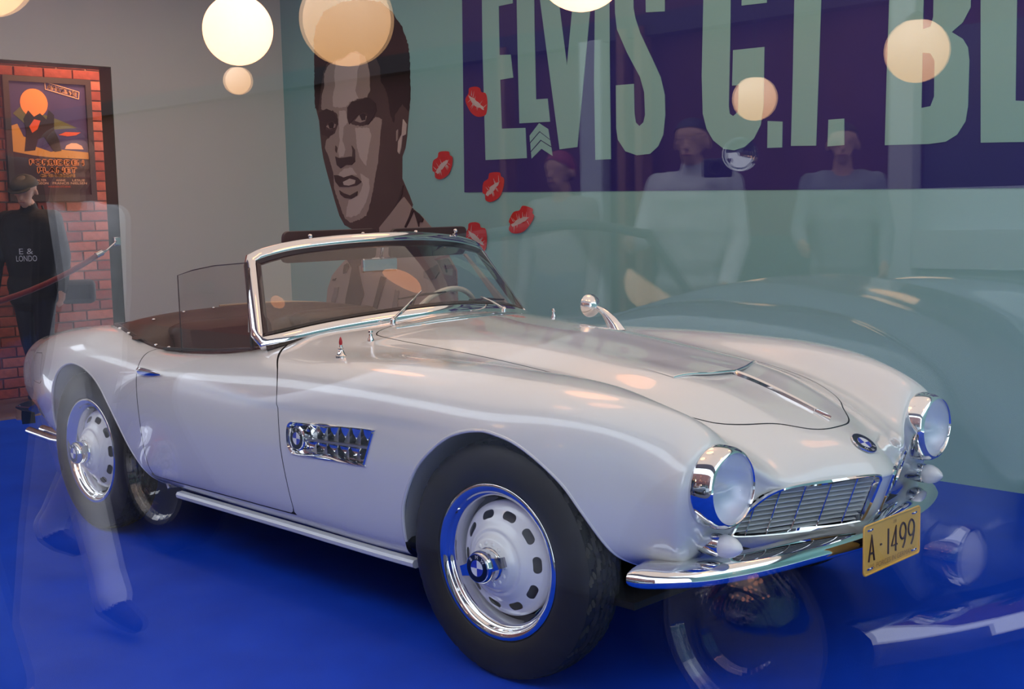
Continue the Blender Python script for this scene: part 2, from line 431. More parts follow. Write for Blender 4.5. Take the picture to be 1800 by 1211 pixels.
wl = structure(mb.build('wall_left', M['leftwall'], smooth=False))
mb = MB(); mb.box((-5.63, .982, 1.175), (.164, .006, 2.35)); mb.box((-5.63, -.42, 2.348), (.164, 2.81, .006)); structure(mb.build('trim_1', M['greentrim'], smooth=False))
mb = MB(); mb.box((4.2, .1, 1.5), (.1, 4.7, 3.0)); structure(mb.build('wall_right', M['teal'], smooth=False))
mb = MB(); mb.box((-.7, .1, 3.05), (10, 4.9, .1)); structure(mb.build('ceiling', M['ceil'], smooth=False))
# the shop window between the street and the car
mb = MB(); mb.box((-.6, -2.20, 1.40), (10.4, .010, 3.2)); structure(mb.build('window_1', M['shopglass'], smooth=False))
# ---------------------------------------------------------------- corridor beyond the doorway: brick wall laid brick by brick
M['mortar'] = noisy(mat('mortar', (.24, .13, .11), .9), (.22, .12, .10), (.27, .15, .12), 30)
BR = [noisy(mat('red_brick', c, .85), tuple(k*.8 for k in c), tuple(k*1.2 for k in c), 25, bump=.4, bscale=80, dist=.004) for c in ((.24, .045, .028), (.30, .065, .04), (.20, .035, .025), (.34, .09, .06))]
mb = MB(); mb.box((-6.66, .3, 1.45), (.10, 3.6, 3.1)); wc = structure(mb.build('wall_corridor', M['mortar'], smooth=False))
rnd = random.Random(3); bm_ = []
for m in BR:
    b = MB(); b.box((0, 0, 0), (.03, .214, .0665)); o = b.build('brick', m, wc, smooth=False, bevel=.004); bm_.append(o)
nb = 0
for row in range(36):
    for k in range(8):
        y = .30+.225*k-(.1125 if row % 2 else 0); z = .037+.0765*row
        if y > 1.75: continue
        i = rnd.randrange(4); o = bm_[i] if nb < 4 and i == nb else None
        if o is None: o = bm_[i].copy(); COL.objects.link(o); o.parent = wc
        o.location = (-6.605+rnd.uniform(-.004, .004), y, z); nb += 1
for o in bm_:
    if o.location.x == 0: o.location = (-6.605, .30, .037)
mb = MB(); mb.box((-6.2, .3, -.05), (.9, 3.6, .1)); structure(mb.build('floor_corridor', noisy(mat('brown_corridor_floor', (.11, .05, .035), .7), (.10, .045, .03), (.13, .06, .04), 4), smooth=False))
mb = MB(); mb.box((-6.2, .3, 3.02), (1.0, 3.6, .1)); structure(mb.build('ceiling_corridor', M['ceil'], smooth=False))
l = bpy.data.lights.new('corridor_lamp', 'POINT'); l.energy = 40; l.color = (1, .55, .28); l.shadow_soft_size = .12
o = bpy.data.objects.new('corridor_lamp', l); o.location = (-6.15, 1.25, 2.75); COL.objects.link(o)
# outlines of the wall print in metres along the back wall (from its marked point) and up
PORTRAIT = [
 ('shirt','tan',[(-4.949,0.353),(-4.918,0.611),(-4.887,0.754),(-4.822,0.859),(-4.733,0.924),(-4.659,0.972),(-4.421,1.05),(-4.227,1.213),(-4.079,1.332),(-3.981,1.401),(-3.943,1.424),(-3.854,1.344),(-3.748,1.281),(-3.645,1.199),(-3.516,1.058),(-3.413,0.927),(-3.411,0.677),(-3.408,0.451)]),
 ('head','brown',[(-4.91,2.522),(-4.958,2.293),(-4.949,2.106),(-4.912,2.005),(-4.904,1.905),(-4.893,1.805),(-4.877,1.729),(-4.841,1.628),(-4.795,1.515),(-4.749,1.402),(-4.703,1.302),(-4.645,1.233),(-4.554,1.202),(-4.462,1.043),(-4.404,0.994),(-4.26,1.105),(-4.217,1.189),(-4.096,1.307),(-3.979,1.399),(-3.941,1.422),(-3.862,1.351),(-3.852,1.368),(-3.885,1.432),(-3.959,1.55),(-3.951,1.7),(-3.915,1.756),(-3.893,1.835),(-3.88,1.915),(-3.864,1.993),(-3.856,2.05),(-3.991,2.266),(-4.283,2.456),(-4.681,2.498)]),
 ('hair','black',[(-4.939,2.496),(-4.94,2.591),(-4.904,2.698),(-4.798,2.787),(-4.588,2.824),(-4.322,2.812),(-4.132,2.763),(-4.01,2.682),(-3.906,2.563),(-3.851,2.44),(-3.839,2.31),(-3.844,2.083),(-3.866,1.993),(-3.931,2.055),(-4.014,1.992),(-4.03,1.934),(-4.065,1.983),(-4.084,2.102),(-4.112,2.174),(-4.16,2.225),(-4.162,2.318),(-4.208,2.401),(-4.29,2.441),(-4.421,2.458),(-4.543,2.439),(-4.681,2.437),(-4.787,2.411),(-4.841,2.35),(-4.888,2.181),(-4.916,2.079),(-4.958,2.103),(-4.953,2.294)]),
 ('mid_tone','tan',[(-4.685,2.42),(-4.77,2.398),(-4.826,2.343),(-4.833,2.245),(-4.869,2.175),(-4.879,2.089),(-4.812,2.074),(-4.728,2.066),(-4.684,2.039),(-4.672,1.965),(-4.718,1.906),(-4.826,1.863),(-4.851,1.803),(-4.803,1.726),(-4.757,1.613),(-4.754,1.501),(-4.716,1.426),(-4.67,1.338),(-4.628,1.276),(-4.572,1.249),(-4.469,1.269),(-4.377,1.298),(-4.323,1.394),(-4.288,1.489),(-4.253,1.595),(-4.22,1.677),(-4.193,1.817),(-4.16,1.967),(-4.232,1.99),(-4.312,1.942),(-4.411,1.936),(-4.51,1.954),(-4.558,1.994),(-4.563,2.078),(-4.439,2.129),(-4.321,2.131),(-4.284,2.176),(-4.283,2.293),(-4.299,2.353),(-4.334,2.42),(-4.42,2.461),(-4.5,2.461),(-4.582,2.434)]),
 ('light_tone','light',[(-4.676,2.413),(-4.572,2.427),(-4.48,2.459),(-4.392,2.438),(-4.386,2.373),(-4.417,2.34),(-4.432,2.259),(-4.456,2.19),(-4.419,2.133),(-4.52,2.117),(-4.573,2.085),(-4.644,2.084),(-4.727,2.096),(-4.733,2.164),(-4.696,2.246),(-4.703,2.307)]),
 ('light_tone','light',[(-4.656,2.061),(-4.575,2.055),(-4.559,1.97),(-4.612,1.937),(-4.629,1.84),(-4.597,1.778),(-4.625,1.73),(-4.677,1.727),(-4.689,1.77),(-4.663,1.842),(-4.668,1.964)]),
 ('light_tone','light',[(-4.471,1.928),(-4.313,1.918),(-4.287,1.869),(-4.321,1.776),(-4.358,1.653),(-4.424,1.709),(-4.459,1.783)]),
 ('light_tone','light',[(-4.43,1.601),(-4.333,1.562),(-4.327,1.49),(-4.372,1.395),(-4.457,1.311),(-4.569,1.288),(-4.62,1.295),(-4.607,1.35),(-4.583,1.411),(-4.459,1.445),(-4.405,1.516)]),
 ('light_tone','light',[(-4.614,1.644),(-4.528,1.647),(-4.471,1.591),(-4.531,1.593),(-4.634,1.582),(-4.706,1.599),(-4.663,1.622)]),
 ('brow','dark',[(-4.908,2.066),(-4.811,2.087),(-4.729,2.06),(-4.681,2.002),(-4.689,1.966),(-4.743,1.994),(-4.818,1.98),(-4.842,1.938),(-4.738,1.92),(-4.75,1.896),(-4.803,1.881),(-4.887,1.904),(-4.903,1.979)]),
 ('eye','tan',[(-4.824,1.959),(-4.765,1.983),(-4.703,1.967),(-4.715,1.945),(-4.779,1.938)]),
 ('pupil','black',[(-4.787,1.972),(-4.755,1.982),(-4.73,1.968),(-4.74,1.947),(-4.774,1.947)]),
 ('brow','dark',[(-4.553,2.078),(-4.5,2.116),(-4.42,2.116),(-4.302,2.128),(-4.227,2.083),(-4.216,2.03),(-4.261,1.986),(-4.312,1.942),(-4.355,1.939),(-4.333,1.979),(-4.318,2.013),(-4.366,2.034),(-4.426,2.021),(-4.488,1.989),(-4.54,1.956),(-4.563,2.006)]),
 ('eye','tan',[(-4.472,1.978),(-4.416,2.014),(-4.363,2.016),(-4.332,2),(-4.35,1.968),(-4.409,1.96)]),
 ('pupil','black',[(-4.403,2.01),(-4.374,2.017),(-4.348,2.006),(-4.353,1.982),(-4.384,1.98)]),
 ('nose_shadow','dark',[(-4.722,1.735),(-4.677,1.721),(-4.605,1.723),(-4.543,1.727),(-4.487,1.724),(-4.485,1.688),(-4.527,1.665),(-4.598,1.668),(-4.661,1.646),(-4.707,1.673)]),
 ('nose_shadow','brown',[(-4.519,1.804),(-4.484,1.772),(-4.483,1.718),(-4.517,1.723),(-4.509,1.768)]),
 ('nose_shadow','brown',[(-4.713,1.814),(-4.695,1.795),(-4.706,1.761),(-4.719,1.778)]),
 ('mouth','dark',[(-4.747,1.6),(-4.695,1.598),(-4.634,1.578),(-4.531,1.593),(-4.462,1.572),(-4.417,1.541),(-4.475,1.518),(-4.577,1.509),(-4.68,1.512),(-4.729,1.55)]),
 ('teeth','light',[(-4.636,1.547),(-4.553,1.569),(-4.483,1.555),(-4.494,1.531),(-4.566,1.518),(-4.627,1.525)]),
 ('lip_shadow','dark',[(-4.685,1.487),(-4.641,1.467),(-4.56,1.447),(-4.467,1.475),(-4.475,1.445),(-4.541,1.422),(-4.623,1.43),(-4.673,1.456)]),
 ('ear_light','light',[(-3.924,1.952),(-3.89,1.915),(-3.902,1.847),(-3.939,1.838),(-3.958,1.758),(-3.976,1.719),(-3.994,1.737),(-3.983,1.806),(-3.944,1.85)]),
 ('ear_light','tan',[(-4,1.876),(-3.984,1.887),(-3.992,1.818),(-4.005,1.807)]),
 ('neck_shadow','dark',[(-4.106,1.295),(-4.007,1.4),(-3.946,1.503),(-3.958,1.445),(-4.008,1.371),(-4.087,1.301)]),
 ('collar','tan',[(-3.941,1.422),(-3.862,1.351),(-3.893,1.27),(-3.942,1.212),(-4.046,1.177),(-4.221,1.117),(-4.225,1.213),(-4.096,1.307),(-3.979,1.399)]),
 ('collar_shadow','black',[(-3.853,1.345),(-3.839,1.327),(-3.894,1.253),(-3.929,1.212),(-3.943,1.218),(-3.893,1.282)]),
 ('collar_shadow','black',[(-3.839,1.333),(-3.783,1.304),(-3.74,1.269),(-3.753,1.248),(-3.785,1.252),(-3.79,1.217),(-3.811,1.269)]),
 ('tie','brown',[(-4.633,0.995),(-4.397,0.999),(-4.415,0.955),(-4.492,0.935),(-4.476,0.867),(-4.433,0.732),(-4.478,0.655),(-4.489,0.629),(-4.495,0.529),(-4.683,0.519),(-4.667,0.622),(-4.651,0.698),(-4.603,0.807),(-4.565,0.921)]),
 ('strap','brown',[(-4.226,0.867),(-4.168,0.856),(-4.288,0.626),(-4.322,0.55),(-4.352,0.549),(-4.338,0.624)]),
 ('shirt_fold','grey',[(-4.066,0.781),(-4.028,0.77),(-4.055,0.618),(-4.063,0.551),(-4.121,0.548),(-4.112,0.634)]),
 ('shirt_fold','grey',[(-3.753,0.908),(-3.608,0.963),(-3.588,0.912),(-3.629,0.87),(-3.701,0.857),(-3.746,0.867)]),
 ('shirt_fold','grey',[(-3.615,0.992),(-3.501,1.005),(-3.427,0.927),(-3.416,0.779),(-3.476,0.777),(-3.557,0.924)]),
 ('shirt_fold','brown',[(-4.647,0.945),(-4.61,0.955),(-4.601,0.921),(-4.64,0.882),(-4.672,0.875),(-4.665,0.913)]),
 ('shirt_fold','brown',[(-4.802,0.834),(-4.764,0.841),(-4.787,0.818),(-4.806,0.818)]),
 ('shirt_fold','grey',[(-4.785,0.77),(-4.737,0.772),(-4.756,0.714),(-4.816,0.615),(-4.86,0.613),(-4.811,0.705)]),
 ('shirt_fold','dark',[(-3.528,0.976),(-3.512,0.954),(-3.496,0.914),(-3.509,0.908),(-3.525,0.948)]),
 ('shirt_fold','dark',[(-3.862,0.728),(-3.843,0.741),(-3.873,0.68),(-3.909,0.619),(-3.922,0.642)]),
 ('shirt_fold','dark',[(-4.418,0.986),(-4.383,0.993),(-4.4,0.955),(-4.42,0.949)]),
]
SIGN_PANEL = [(-3.29,2.932),(-3.295,2.667),(-3.307,2.056),(-3.32,1.44),(-1.118,1.399),(0.354,1.371),(1.141,1.357),(1.106,2.24)]
SIGN_LETTERS = [
 ('E',[(-3.101,2.893),(-2.821,2.849),(-2.829,2.584),(-2.954,2.583),(-2.956,2.285),(-2.857,2.277),(-2.838,2.135),(-2.956,2.132),(-2.951,1.829),(-2.74,1.821),(-2.733,1.636),(-3.106,1.64),(-3.108,2.028),(-3.11,2.336)],[]),
 ('L',[(-2.792,2.845),(-2.642,2.821),(-2.645,2.385),(-2.643,1.987),(-2.545,1.984),(-2.528,1.845),(-2.791,1.852),(-2.794,2.303)],[]),
 ('V',[(-2.633,2.82),(-2.486,2.797),(-2.433,2.504),(-2.381,2.163),(-2.33,2.49),(-2.28,2.764),(-2.148,2.744),(-2.196,2.426),(-2.307,1.682),(-2.452,1.676)],[]),
 ('I',[(-2.144,2.743),(-2.04,2.727),(-2.045,2.131),(-2.045,1.6),(-2.165,1.601),(-2.167,2.049)],[]),
 ('S',[(-1.999,2.72),(-2.002,2.539),(-2,2.42),(-1.987,2.327),(-1.915,2.191),(-1.821,2.046),(-1.792,1.961),(-1.787,1.834),(-1.8,1.794),(-1.83,1.775),(-1.856,1.797),(-1.865,1.848),(-1.867,2.013),(-2,2.016),(-2.001,1.774),(-1.99,1.708),(-1.935,1.64),(-1.85,1.613),(-1.754,1.617),(-1.695,1.656),(-1.659,1.717),(-1.644,1.824),(-1.646,1.932),(-1.674,2.032),(-1.737,2.146),(-1.818,2.289),(-1.852,2.375),(-1.864,2.43),(-1.865,2.547),(-1.85,2.581),(-1.82,2.59),(-1.791,2.568),(-1.776,2.517),(-1.775,2.396),(-1.642,2.384),(-1.639,2.664)],[]),
 ('G',[(-1.378,2.493),(-1.204,2.468),(-1.208,2.193),(-1.218,1.841),(-1.212,1.801),(-1.19,1.787),(-1.16,1.807),(-1.154,1.944),(-1.196,1.946),(-1.19,2.128),(-0.996,2.124),(-1.001,1.825),(-1.018,1.73),(-1.059,1.664),(-1.118,1.623),(-1.184,1.609),(-1.251,1.62),(-1.319,1.668),(-1.362,1.731),(-1.387,1.813),(-1.393,2.015)],[]),
 ('G',[(-1.135,2.458),(-0.979,2.436),(-0.982,2.343),(-1.136,2.349)],[]),
 ('.',[(-0.975,1.748),(-0.886,1.739),(-0.888,1.609),(-0.977,1.611)],[]),
 ('I',[(-0.818,2.413),(-0.664,2.391),(-0.677,1.977),(-0.69,1.608),(-0.835,1.614),(-0.826,1.963)],[]),
 ('.',[(-0.621,1.731),(-0.534,1.731),(-0.532,1.603),(-0.625,1.601)],[]),
 ('B',[(-0.3,2.339),(0.096,2.283),(0.096,2.18),(0.06,2.118),(0.009,2.082),(0.062,2.046),(0.087,2.006),(0.095,1.947),(0.093,1.745),(0.083,1.678),(0.044,1.62),(-0.01,1.591),(-0.094,1.585),(-0.315,1.591),(-0.31,1.916)],[[(-0.129,2.303),(-0.081,2.296),(-0.081,2.16),(-0.094,2.119),(-0.131,2.111)],[(-0.131,2.005),(-0.092,1.998),(-0.071,1.963),(-0.07,1.8),(-0.087,1.758),(-0.132,1.753)]]),
 ('L',[(0.14,2.276),(0.304,2.253),(0.309,1.753),(0.369,1.745),(0.507,1.734),(0.512,1.565),(0.156,1.578)],[]),
]
CHEVRONS = [[(-2.704,1.772),(-2.621,1.842),(-2.545,1.802),(-2.533,1.742),(-2.618,1.794),(-2.702,1.732)],[(-2.699,1.725),(-2.616,1.787),(-2.531,1.735),(-2.523,1.698),(-2.61,1.742),(-2.696,1.678)],[(-2.694,1.671),(-2.607,1.734),(-2.521,1.69),(-2.513,1.64),(-2.604,1.687),(-2.691,1.631)]]
KISSES = [
 ([(-3.242,2.104),(-3.185,2.109),(-3.142,2.096),(-3.129,2.071),(-3.088,2.058),(-3.075,2.01),(-3.08,1.954),(-3.099,1.923),(-3.163,1.917),(-3.219,1.94),(-3.261,1.986),(-3.281,2.036),(-3.25,2.072)],[(-3.251,2.062),(-3.201,2.039),(-3.167,2.013),(-3.118,1.981),(-3.105,1.956),(-3.154,1.974),(-3.189,1.986),(-3.224,2.017)]),
 ([(-3.278,1.236),(-3.22,1.245),(-3.177,1.235),(-3.164,1.211),(-3.121,1.201),(-3.109,1.153),(-3.113,1.095),(-3.133,1.061),(-3.198,1.05),(-3.255,1.069),(-3.298,1.113),(-3.318,1.162),(-3.287,1.202)],[(-3.287,1.192),(-3.237,1.172),(-3.202,1.148),(-3.153,1.119),(-3.139,1.095),(-3.189,1.109),(-3.225,1.118),(-3.26,1.148)]),
 ([(-3.554,1.712),(-3.463,1.712),(-3.449,1.687),(-3.423,1.671),(-3.429,1.617),(-3.469,1.56),(-3.546,1.532),(-3.599,1.544),(-3.606,1.579),(-3.628,1.595),(-3.618,1.655),(-3.571,1.678)],[(-3.598,1.579),(-3.542,1.632),(-3.496,1.65),(-3.458,1.658),(-3.482,1.629),(-3.528,1.596),(-3.575,1.568)]),
 ([(-3.067,1.556),(-2.979,1.557),(-2.965,1.532),(-2.939,1.516),(-2.945,1.461),(-2.984,1.402),(-3.058,1.373),(-3.11,1.384),(-3.117,1.42),(-3.139,1.436),(-3.129,1.497),(-3.083,1.521)],[(-3.109,1.42),(-3.055,1.474),(-3.01,1.493),(-2.973,1.502),(-2.996,1.473),(-3.041,1.439),(-3.087,1.409)]),
 ([(-2.772,1.344),(-2.691,1.325),(-2.692,1.298),(-2.677,1.277),(-2.711,1.228),(-2.778,1.181),(-2.862,1.172),(-2.903,1.195),(-2.89,1.23),(-2.901,1.25),(-2.86,1.304),(-2.805,1.316)],[(-2.883,1.228),(-2.804,1.266),(-2.753,1.273),(-2.715,1.272),(-2.751,1.25),(-2.811,1.229),(-2.868,1.213)]),
]
# ---------------------------------------------------------------- prints on the back wall
from mathutils.geometry import tessellate_polygon
def wall_poly(mb, poly, c0, c1, holes=(), rag=0, rnd=None):
    loops = [list(poly)]+[list(h) for h in holes]
    if rag:
        new = []
        for (a, b), (c, d) in zip(loops[0], loops[0][1:]+loops[0][:1]):
            L_ = math.hypot(c-a, d-b); n = max(1, int(L_/.012))
            for k in range(n):
                t = k/n; j = rag*rnd.uniform(-1, 1) if k else 0; new.append((a+(c-a)*t-(d-b)/max(L_, 1e-6)*j, b+(d-b)*t+(c-a)/max(L_, 1e-6)*j))
        loops[0] = new
    tri = tessellate_polygon([[Vector((p[0], p[1], 0)) for p in l] for l in loops]); flat = [p for l in loops for p in l]; n = len(flat)
    vs = [WX(a, b, c0) for a, b in flat]+[WX(a, b, c1) for a, b in flat]; fs = [tuple(n+i for i in t) for t in tri]; o = 0
    for l in loops:
        m = len(l); fs += [(o+i, o+(i+1) % m, n+o+(i+1) % m, n+o+i) for i in range(m)]; o += m
    mb.add(vs, fs); return mb
TONE = {'black': (.010, .005, .004), 'dark': (.032, .020, .017), 'brown': (.070, .044, .036), 'grey': (.24, .19, .165), 'tan': (.40, .305, .25), 'light': (.62, .50, .425)}
TM = {k: mat('print_'+k, v, .5, spec=.3) for k, v in TONE.items()}
por = thing('portrait_mural', 'wall print of a dark-haired man in an open collar and tie, beside the navy sign', 'mural', tuple(WX(-4.45, .2, 0)))
rnd = random.Random(8)
for i, (nm, tone, poly) in enumerate(PORTRAIT):
    mb = MB(); c = .0016+.00035*i
    if nm == 'pupil': q_ = np.mean(poly, 0); poly = [tuple(q_+(np.array(p)-q_)*1.35) for p in poly]
    rag = .0045 if nm in ('mid_tone', 'light_tone', 'shirt_fold', 'hair') else 0
    wall_poly(mb, poly, .0002, c, rag=rag, rnd=rnd); mb.v = [tuple(Vector(v)-por.location) for v in mb.v]
    mb.build('head_tone' if nm == 'head' else nm, TM[tone], por, smooth=False, fix=False)
M['navy'] = noisy(mat('navy_print', (.020, .020, .17), .45, spec=.3), (.018, .018, .16), (.022, .022, .18), 2)
M['signteal'] = mat('teal_lettering', (.285, .55, .505), .5, spec=.3)
sg = tag(wall_poly(MB(), SIGN_PANEL, .0002, .004).build('wall_sign', M['navy'], smooth=False, fix=False), 'huge navy wall sign with tall pale teal capitals on the back wall', 'sign')
for ch, poly, holes in SIGN_LETTERS: wall_poly(MB(), poly, .0035, .0075, holes).build('full_stop' if ch == '.' else 'letter', M['signteal'], sg, smooth=False, fix=False)
for poly in CHEVRONS: wall_poly(MB(), poly, .0035, .0075).build('chevron', M['signteal'], sg, smooth=False, fix=False)
M['lipred'] = noisy(mat('lipstick_red', (.62, .012, .012), .45), (.58, .010, .010), (.66, .015, .014), 30); M['lippale'] = mat('pale_print', (.62, .52, .46), .5)
KL = ["red lipstick kiss on the sign's left edge, highest of the five kisses", "red lipstick kiss just below the windscreen frame's top corner, lowest of the five", "red lipstick kiss on plain teal, nearest to the portrait's collar",
      'red lipstick kiss overlapping the bottom edge of the navy sign', 'red lipstick kiss on teal below the sign, farthest from the portrait']
for (outer, slash), lab in zip(KISSES, KL):
    r = wall_poly(MB(), smooth_poly(outer, 4), .008, .0095).build('lipstick_kiss', M['lipred'], smooth=False, fix=False); tag(r, lab, 'sticker', 'lipstick kisses on the back wall')
    mb = MB(); wall_poly(mb, slash, .009, .0105, rag=.004, rnd=rnd)
    cs = np.mean(slash, 0); d = np.array(max(slash, key=lambda p: np.hypot(*(np.array(p)-cs)))) - cs; d /= np.linalg.norm(d); q = np.array([-d[1], d[0]])
    for k in range(11):
        t = rnd.uniform(-.07, .07); sgn = rnd.choice((-1, 1)); b0 = cs+d*t+q*sgn*.012; l_ = rnd.uniform(.018, .045); w = rnd.uniform(.0018, .004); e = b0+q*sgn*l_+d*t*.25
        wall_poly(mb, [tuple(b0-d*w), tuple(e), tuple(b0+d*w)], .009, .0105)
    tag(mb.build('lip_creases', M['lippale'], r, smooth=False, fix=False), kind='stuff')
# ---------------------------------------------------------------- the white roadster
car = thing('roadster', 'white vintage open two-seat roadster parked on the blue carpet behind the shop window', 'car')
bV, bF = body_cage(); BV, BF = subdivide(bV, bF, 3); BN = vnormals(BV, BF)
# swage line along the flank: the skin steps in just under it and fades out towards the door handle and the front arch
_zc = .706-.022*np.exp(-((BV[:, 0]+1.0)/.45)**2); _h = _zc-BV[:, 2]
_st = np.clip(_h/.012+.5, 0, 1); _st = _st*_st*(3-2*_st)*np.clip(1-_h/.13, 0, 1)
_fx = np.clip((BV[:, 0]+1.75)/.5, 0, 1)*np.clip((-.02-BV[:, 0])/.3, 0, 1)*(np.abs(BV[:, 1]) > .6)
BV = BV-BN*(.0055*_st*_fx)[:, None]; BN = vnormals(BV, BF)
BFL = BF.tolist()
_side = {}
def on_body(x, z, s=-1):
    """point and outward normal on the flank at (x, z); s = -1 right, +1 left"""
    m = np.abs(BV[:, 1]) > .43
    m &= BV[:, 1] < 0
    q = BV[m]; n = BN[m]; d = (q[:, 0]-x)**2+(q[:, 2]-z)**2
    k = np.argsort(d)[:6]; w = 1/(d[k]+1e-7); w /= w.sum()
    y = (q[k, 1]*w).sum(); nn = (n[k]*w[:, None]).sum(0); nn /= np.linalg.norm(nn)
    # first-order correction to the exact (x, z)
    p = (q[k]*w[:, None]).sum(0); y = p[1] - (nn[0]*(x-p[0])+nn[2]*(z-p[2]))/nn[1]
    return np.array([x, -s*y if s > 0 else y, z]), nn*np.array([1, -1 if s > 0 else 1, 1])
def on_top(x, y):
    m = BN[:, 2] > .25
    q = BV[m]; n = BN[m]; d = (q[:, 0]-x)**2+(q[:, 1]-y)**2
    k = np.argsort(d)[:6]; w = 1/(d[k]+1e-7); w /= w.sum()
    p = (q[k]*w[:, None]).sum(0); nn = (n[k]*w[:, None]).sum(0); nn /= np.linalg.norm(nn)
    z = p[2]-(nn[0]*(x-p[0])+nn[1]*(y-p[1]))/nn[2]
    return np.array([x, y, z]), nn
ARCH_F = [(-.392, .15), (-.392, .33), (-.369, .434), (-.338, .498), (-.279, .582), (-.209, .644), (-.145, .686), (-.08, .711), (-.014, .723), (.041, .721),
          (.121, .704), (.202, .664), (.274, .607), (.32, .54), (.355, .477), (.377, .429), (.395, .385), (.40, .33), (.40, .15)]
ARCH_R = [(-2.80, .15), (-2.79, .34), (-2.777, .43), (-2.725, .56), (-2.665, .648), (-2.595, .70), (-2.505, .724), (-2.41, .718), (-2.316, .69), (-2.245, .647),
          (-2.185, .583), (-2.126, .507), (-2.069, .429), (-2.016, .365), (-1.965, .30), (-1.93, .25), (-1.92, .15)]
DOOR = [(-1.006, .618), (-1.02, .69), (-1.042, .747), (-1.087, .797), (-1.155, .832), (-1.25, .87), (-1.32, .93), (-2.06, .93), (-2.02, .83), (-2.008, .79), (-1.985, .735),
        (-1.959, .669), (-1.947, .581), (-1.942, .468), (-1.937, .37), (-1.928, .33), (-1.90, .314), (-1.402, .314), (-1.0, .316), (-.976, .326), (-.978, .40), (-.995, .522)]
HOOD = [(.627, 0), (.62, .055), (.597, .104), (.56, .148), (.531, .182), (.47, .27), (.40, .335), (.28, .375), (0, .385), (-.5, .40), (-.85, .43), (-.96, .41), (-1.0, .25), (-1.01, 0)]
HOOD = HOOD+[(x, -y) for x, y in HOOD[-2:0:-1]]
COCK = [(-1.16, 0), (-1.20, .35), (-1.28, .57), (-1.38, .635), (-1.6, .655), (-1.95, .665), (-2.05, .672), (-2.2, .662), (-2.36, .64), (-2.55, .585), (-2.72, .48), (-2.80, .3), (-2.83, 0)]
COCK = COCK+[(x, -y) for x, y in COCK[-2:0:-1]]
FLAP = [(-2.985, .61), (-2.97, .602), (-2.85, .602), (-2.838, .612), (-2.842, .725), (-2.855, .737), (-2.975, .728), (-2.988, .715)]
GRILL = [(.032, .55), (.034, .568), (.06, .579), (.2, .579), (.304, .577), (.365, .565), (.405, .54), (.435, .505), (.45, .468), (.437, .449), (.294, .437), (.145, .433), (.06, .437), (.042, .444), (.034, .49)]
VENT = [(-.955, .598), (-.95, .628), (-.93, .643), (-.90, .645), (-.70, .657), (-.50, .668), (-.484, .661), (-.489, .645), (-.528, .562), (-.545, .551), (-.70, .546), (-.90, .538), (-.935, .545), (-.95, .565)]
XZ = BV[:, [0, 2]]; XY = BV[:, [0, 1]]; YZ = np.stack([np.abs(BV[:, 1]), BV[:, 2]], 1)
side = np.abs(BV[:, 1]) > .5; top = BV[:, 2] > .55; FARD = np.full(len(BV), 1.0)
dA = np.where(side & (BV[:, 2] < .78), -np.maximum(sdf(XZ, smooth_poly(ARCH_F, 4)), sdf(XZ, smooth_poly(ARCH_R, 4))), FARD)
dD = np.where(np.abs(BV[:, 1]) > .3, sdf(XZ, smooth_poly(DOOR, 4)), -FARD)
dF = np.where(side & (BV[:, 1] < 0), sdf(XZ, FLAP), -FARD)
dH = np.where(BV[:, 2] > .6, sdf(XY, smooth_poly(HOOD, 4)), -FARD)
dC = np.where(BV[:, 2] > .6, -sdf(XY, smooth_poly(COCK, 4)), FARD)
dG = np.where((BV[:, 0] > .5) & (np.abs(BV[:, 1]) < .5), -sdf(YZ, smooth_poly(GRILL, 3)), FARD)
dV = np.where(side, -sdf(XZ, smooth_poly(VENT, 3)), FARD)
GAP = .0023
def panel(name, ds, parent=car, m=M['paint'], off=0, src=None):
    V, N, F = src or (BV, BN, BFL)
    D = np.stack(ds, 1); ext = np.concatenate([N, D], 1)
    for k in range(len(ds)):
        # carry every distance field through the cut along with the normals
        V2, E2, F2 = clip_ext(V, ext, F, k+3); V, ext, F = V2, E2, F2
    N = ext[:, :3]; N = N/np.linalg.norm(N, axis=1)[:, None]
    mb = MB(); mb.add(V+N*off, F)
    o = mb.build(name, m, parent, normals=N, fix=False)
    return o, V, N, F
def clip_ext(V, E, F, col):
    d = E[:, col]
    cross = []; keep = []
    pos = d > 0
    for f in F:
        c = sum(pos[i] for i in f)
        if c == len(f): keep.append(f)
        elif c: cross.append(f)
    V = list(V); E = list(E); cut = {}
    for f in cross:
        g = []
        for k in range(len(f)):
            a, b = f[k-1], f[k]
            if pos[a] != pos[b]:
                key = (a, b) if a < b else (b, a)
                if key not in cut:
                    t = d[a]/(d[a]-d[b]); cut[key] = len(V); V.append(V[a]+(V[b]-V[a])*t); E.append(E[a]+(E[b]-E[a])*t)
                g.append(cut[key])
            if pos[b]: g.append(b)
        if len(g) > 2: keep.append(g)
    V = np.array(V); E = np.array(E)
    used = np.unique(np.concatenate([np.array(f) for f in keep])); m = np.full(len(V), -1); m[used] = np.arange(len(used))
    return V[used], E[used], [[int(m[i]) for i in f] for f in keep]
body, _, _, _ = panel('body', [dA, -dD-GAP, -dF-.0012, -dH-GAP, dC, dG, dV])
hood, _, _, _ = panel('hood', [dH-GAP])
for s in (1, -1):
    dd = np.where(BV[:, 1]*s > 0, dD, -FARD); panel('door', [dd-GAP, dC])
panel('fuel_flap', [dF-.0012])
# dark lining just inside the skin, so that the shut lines read as gaps
inV = BV-BN*.014
panel('inner_shell', [dA, dC, np.where(dG < FARD, dG+.012, dG), np.where(side, dV-.004, FARD)], m=M['dark'], src=(inV, -BN, [f[::-1] for f in BFL]))
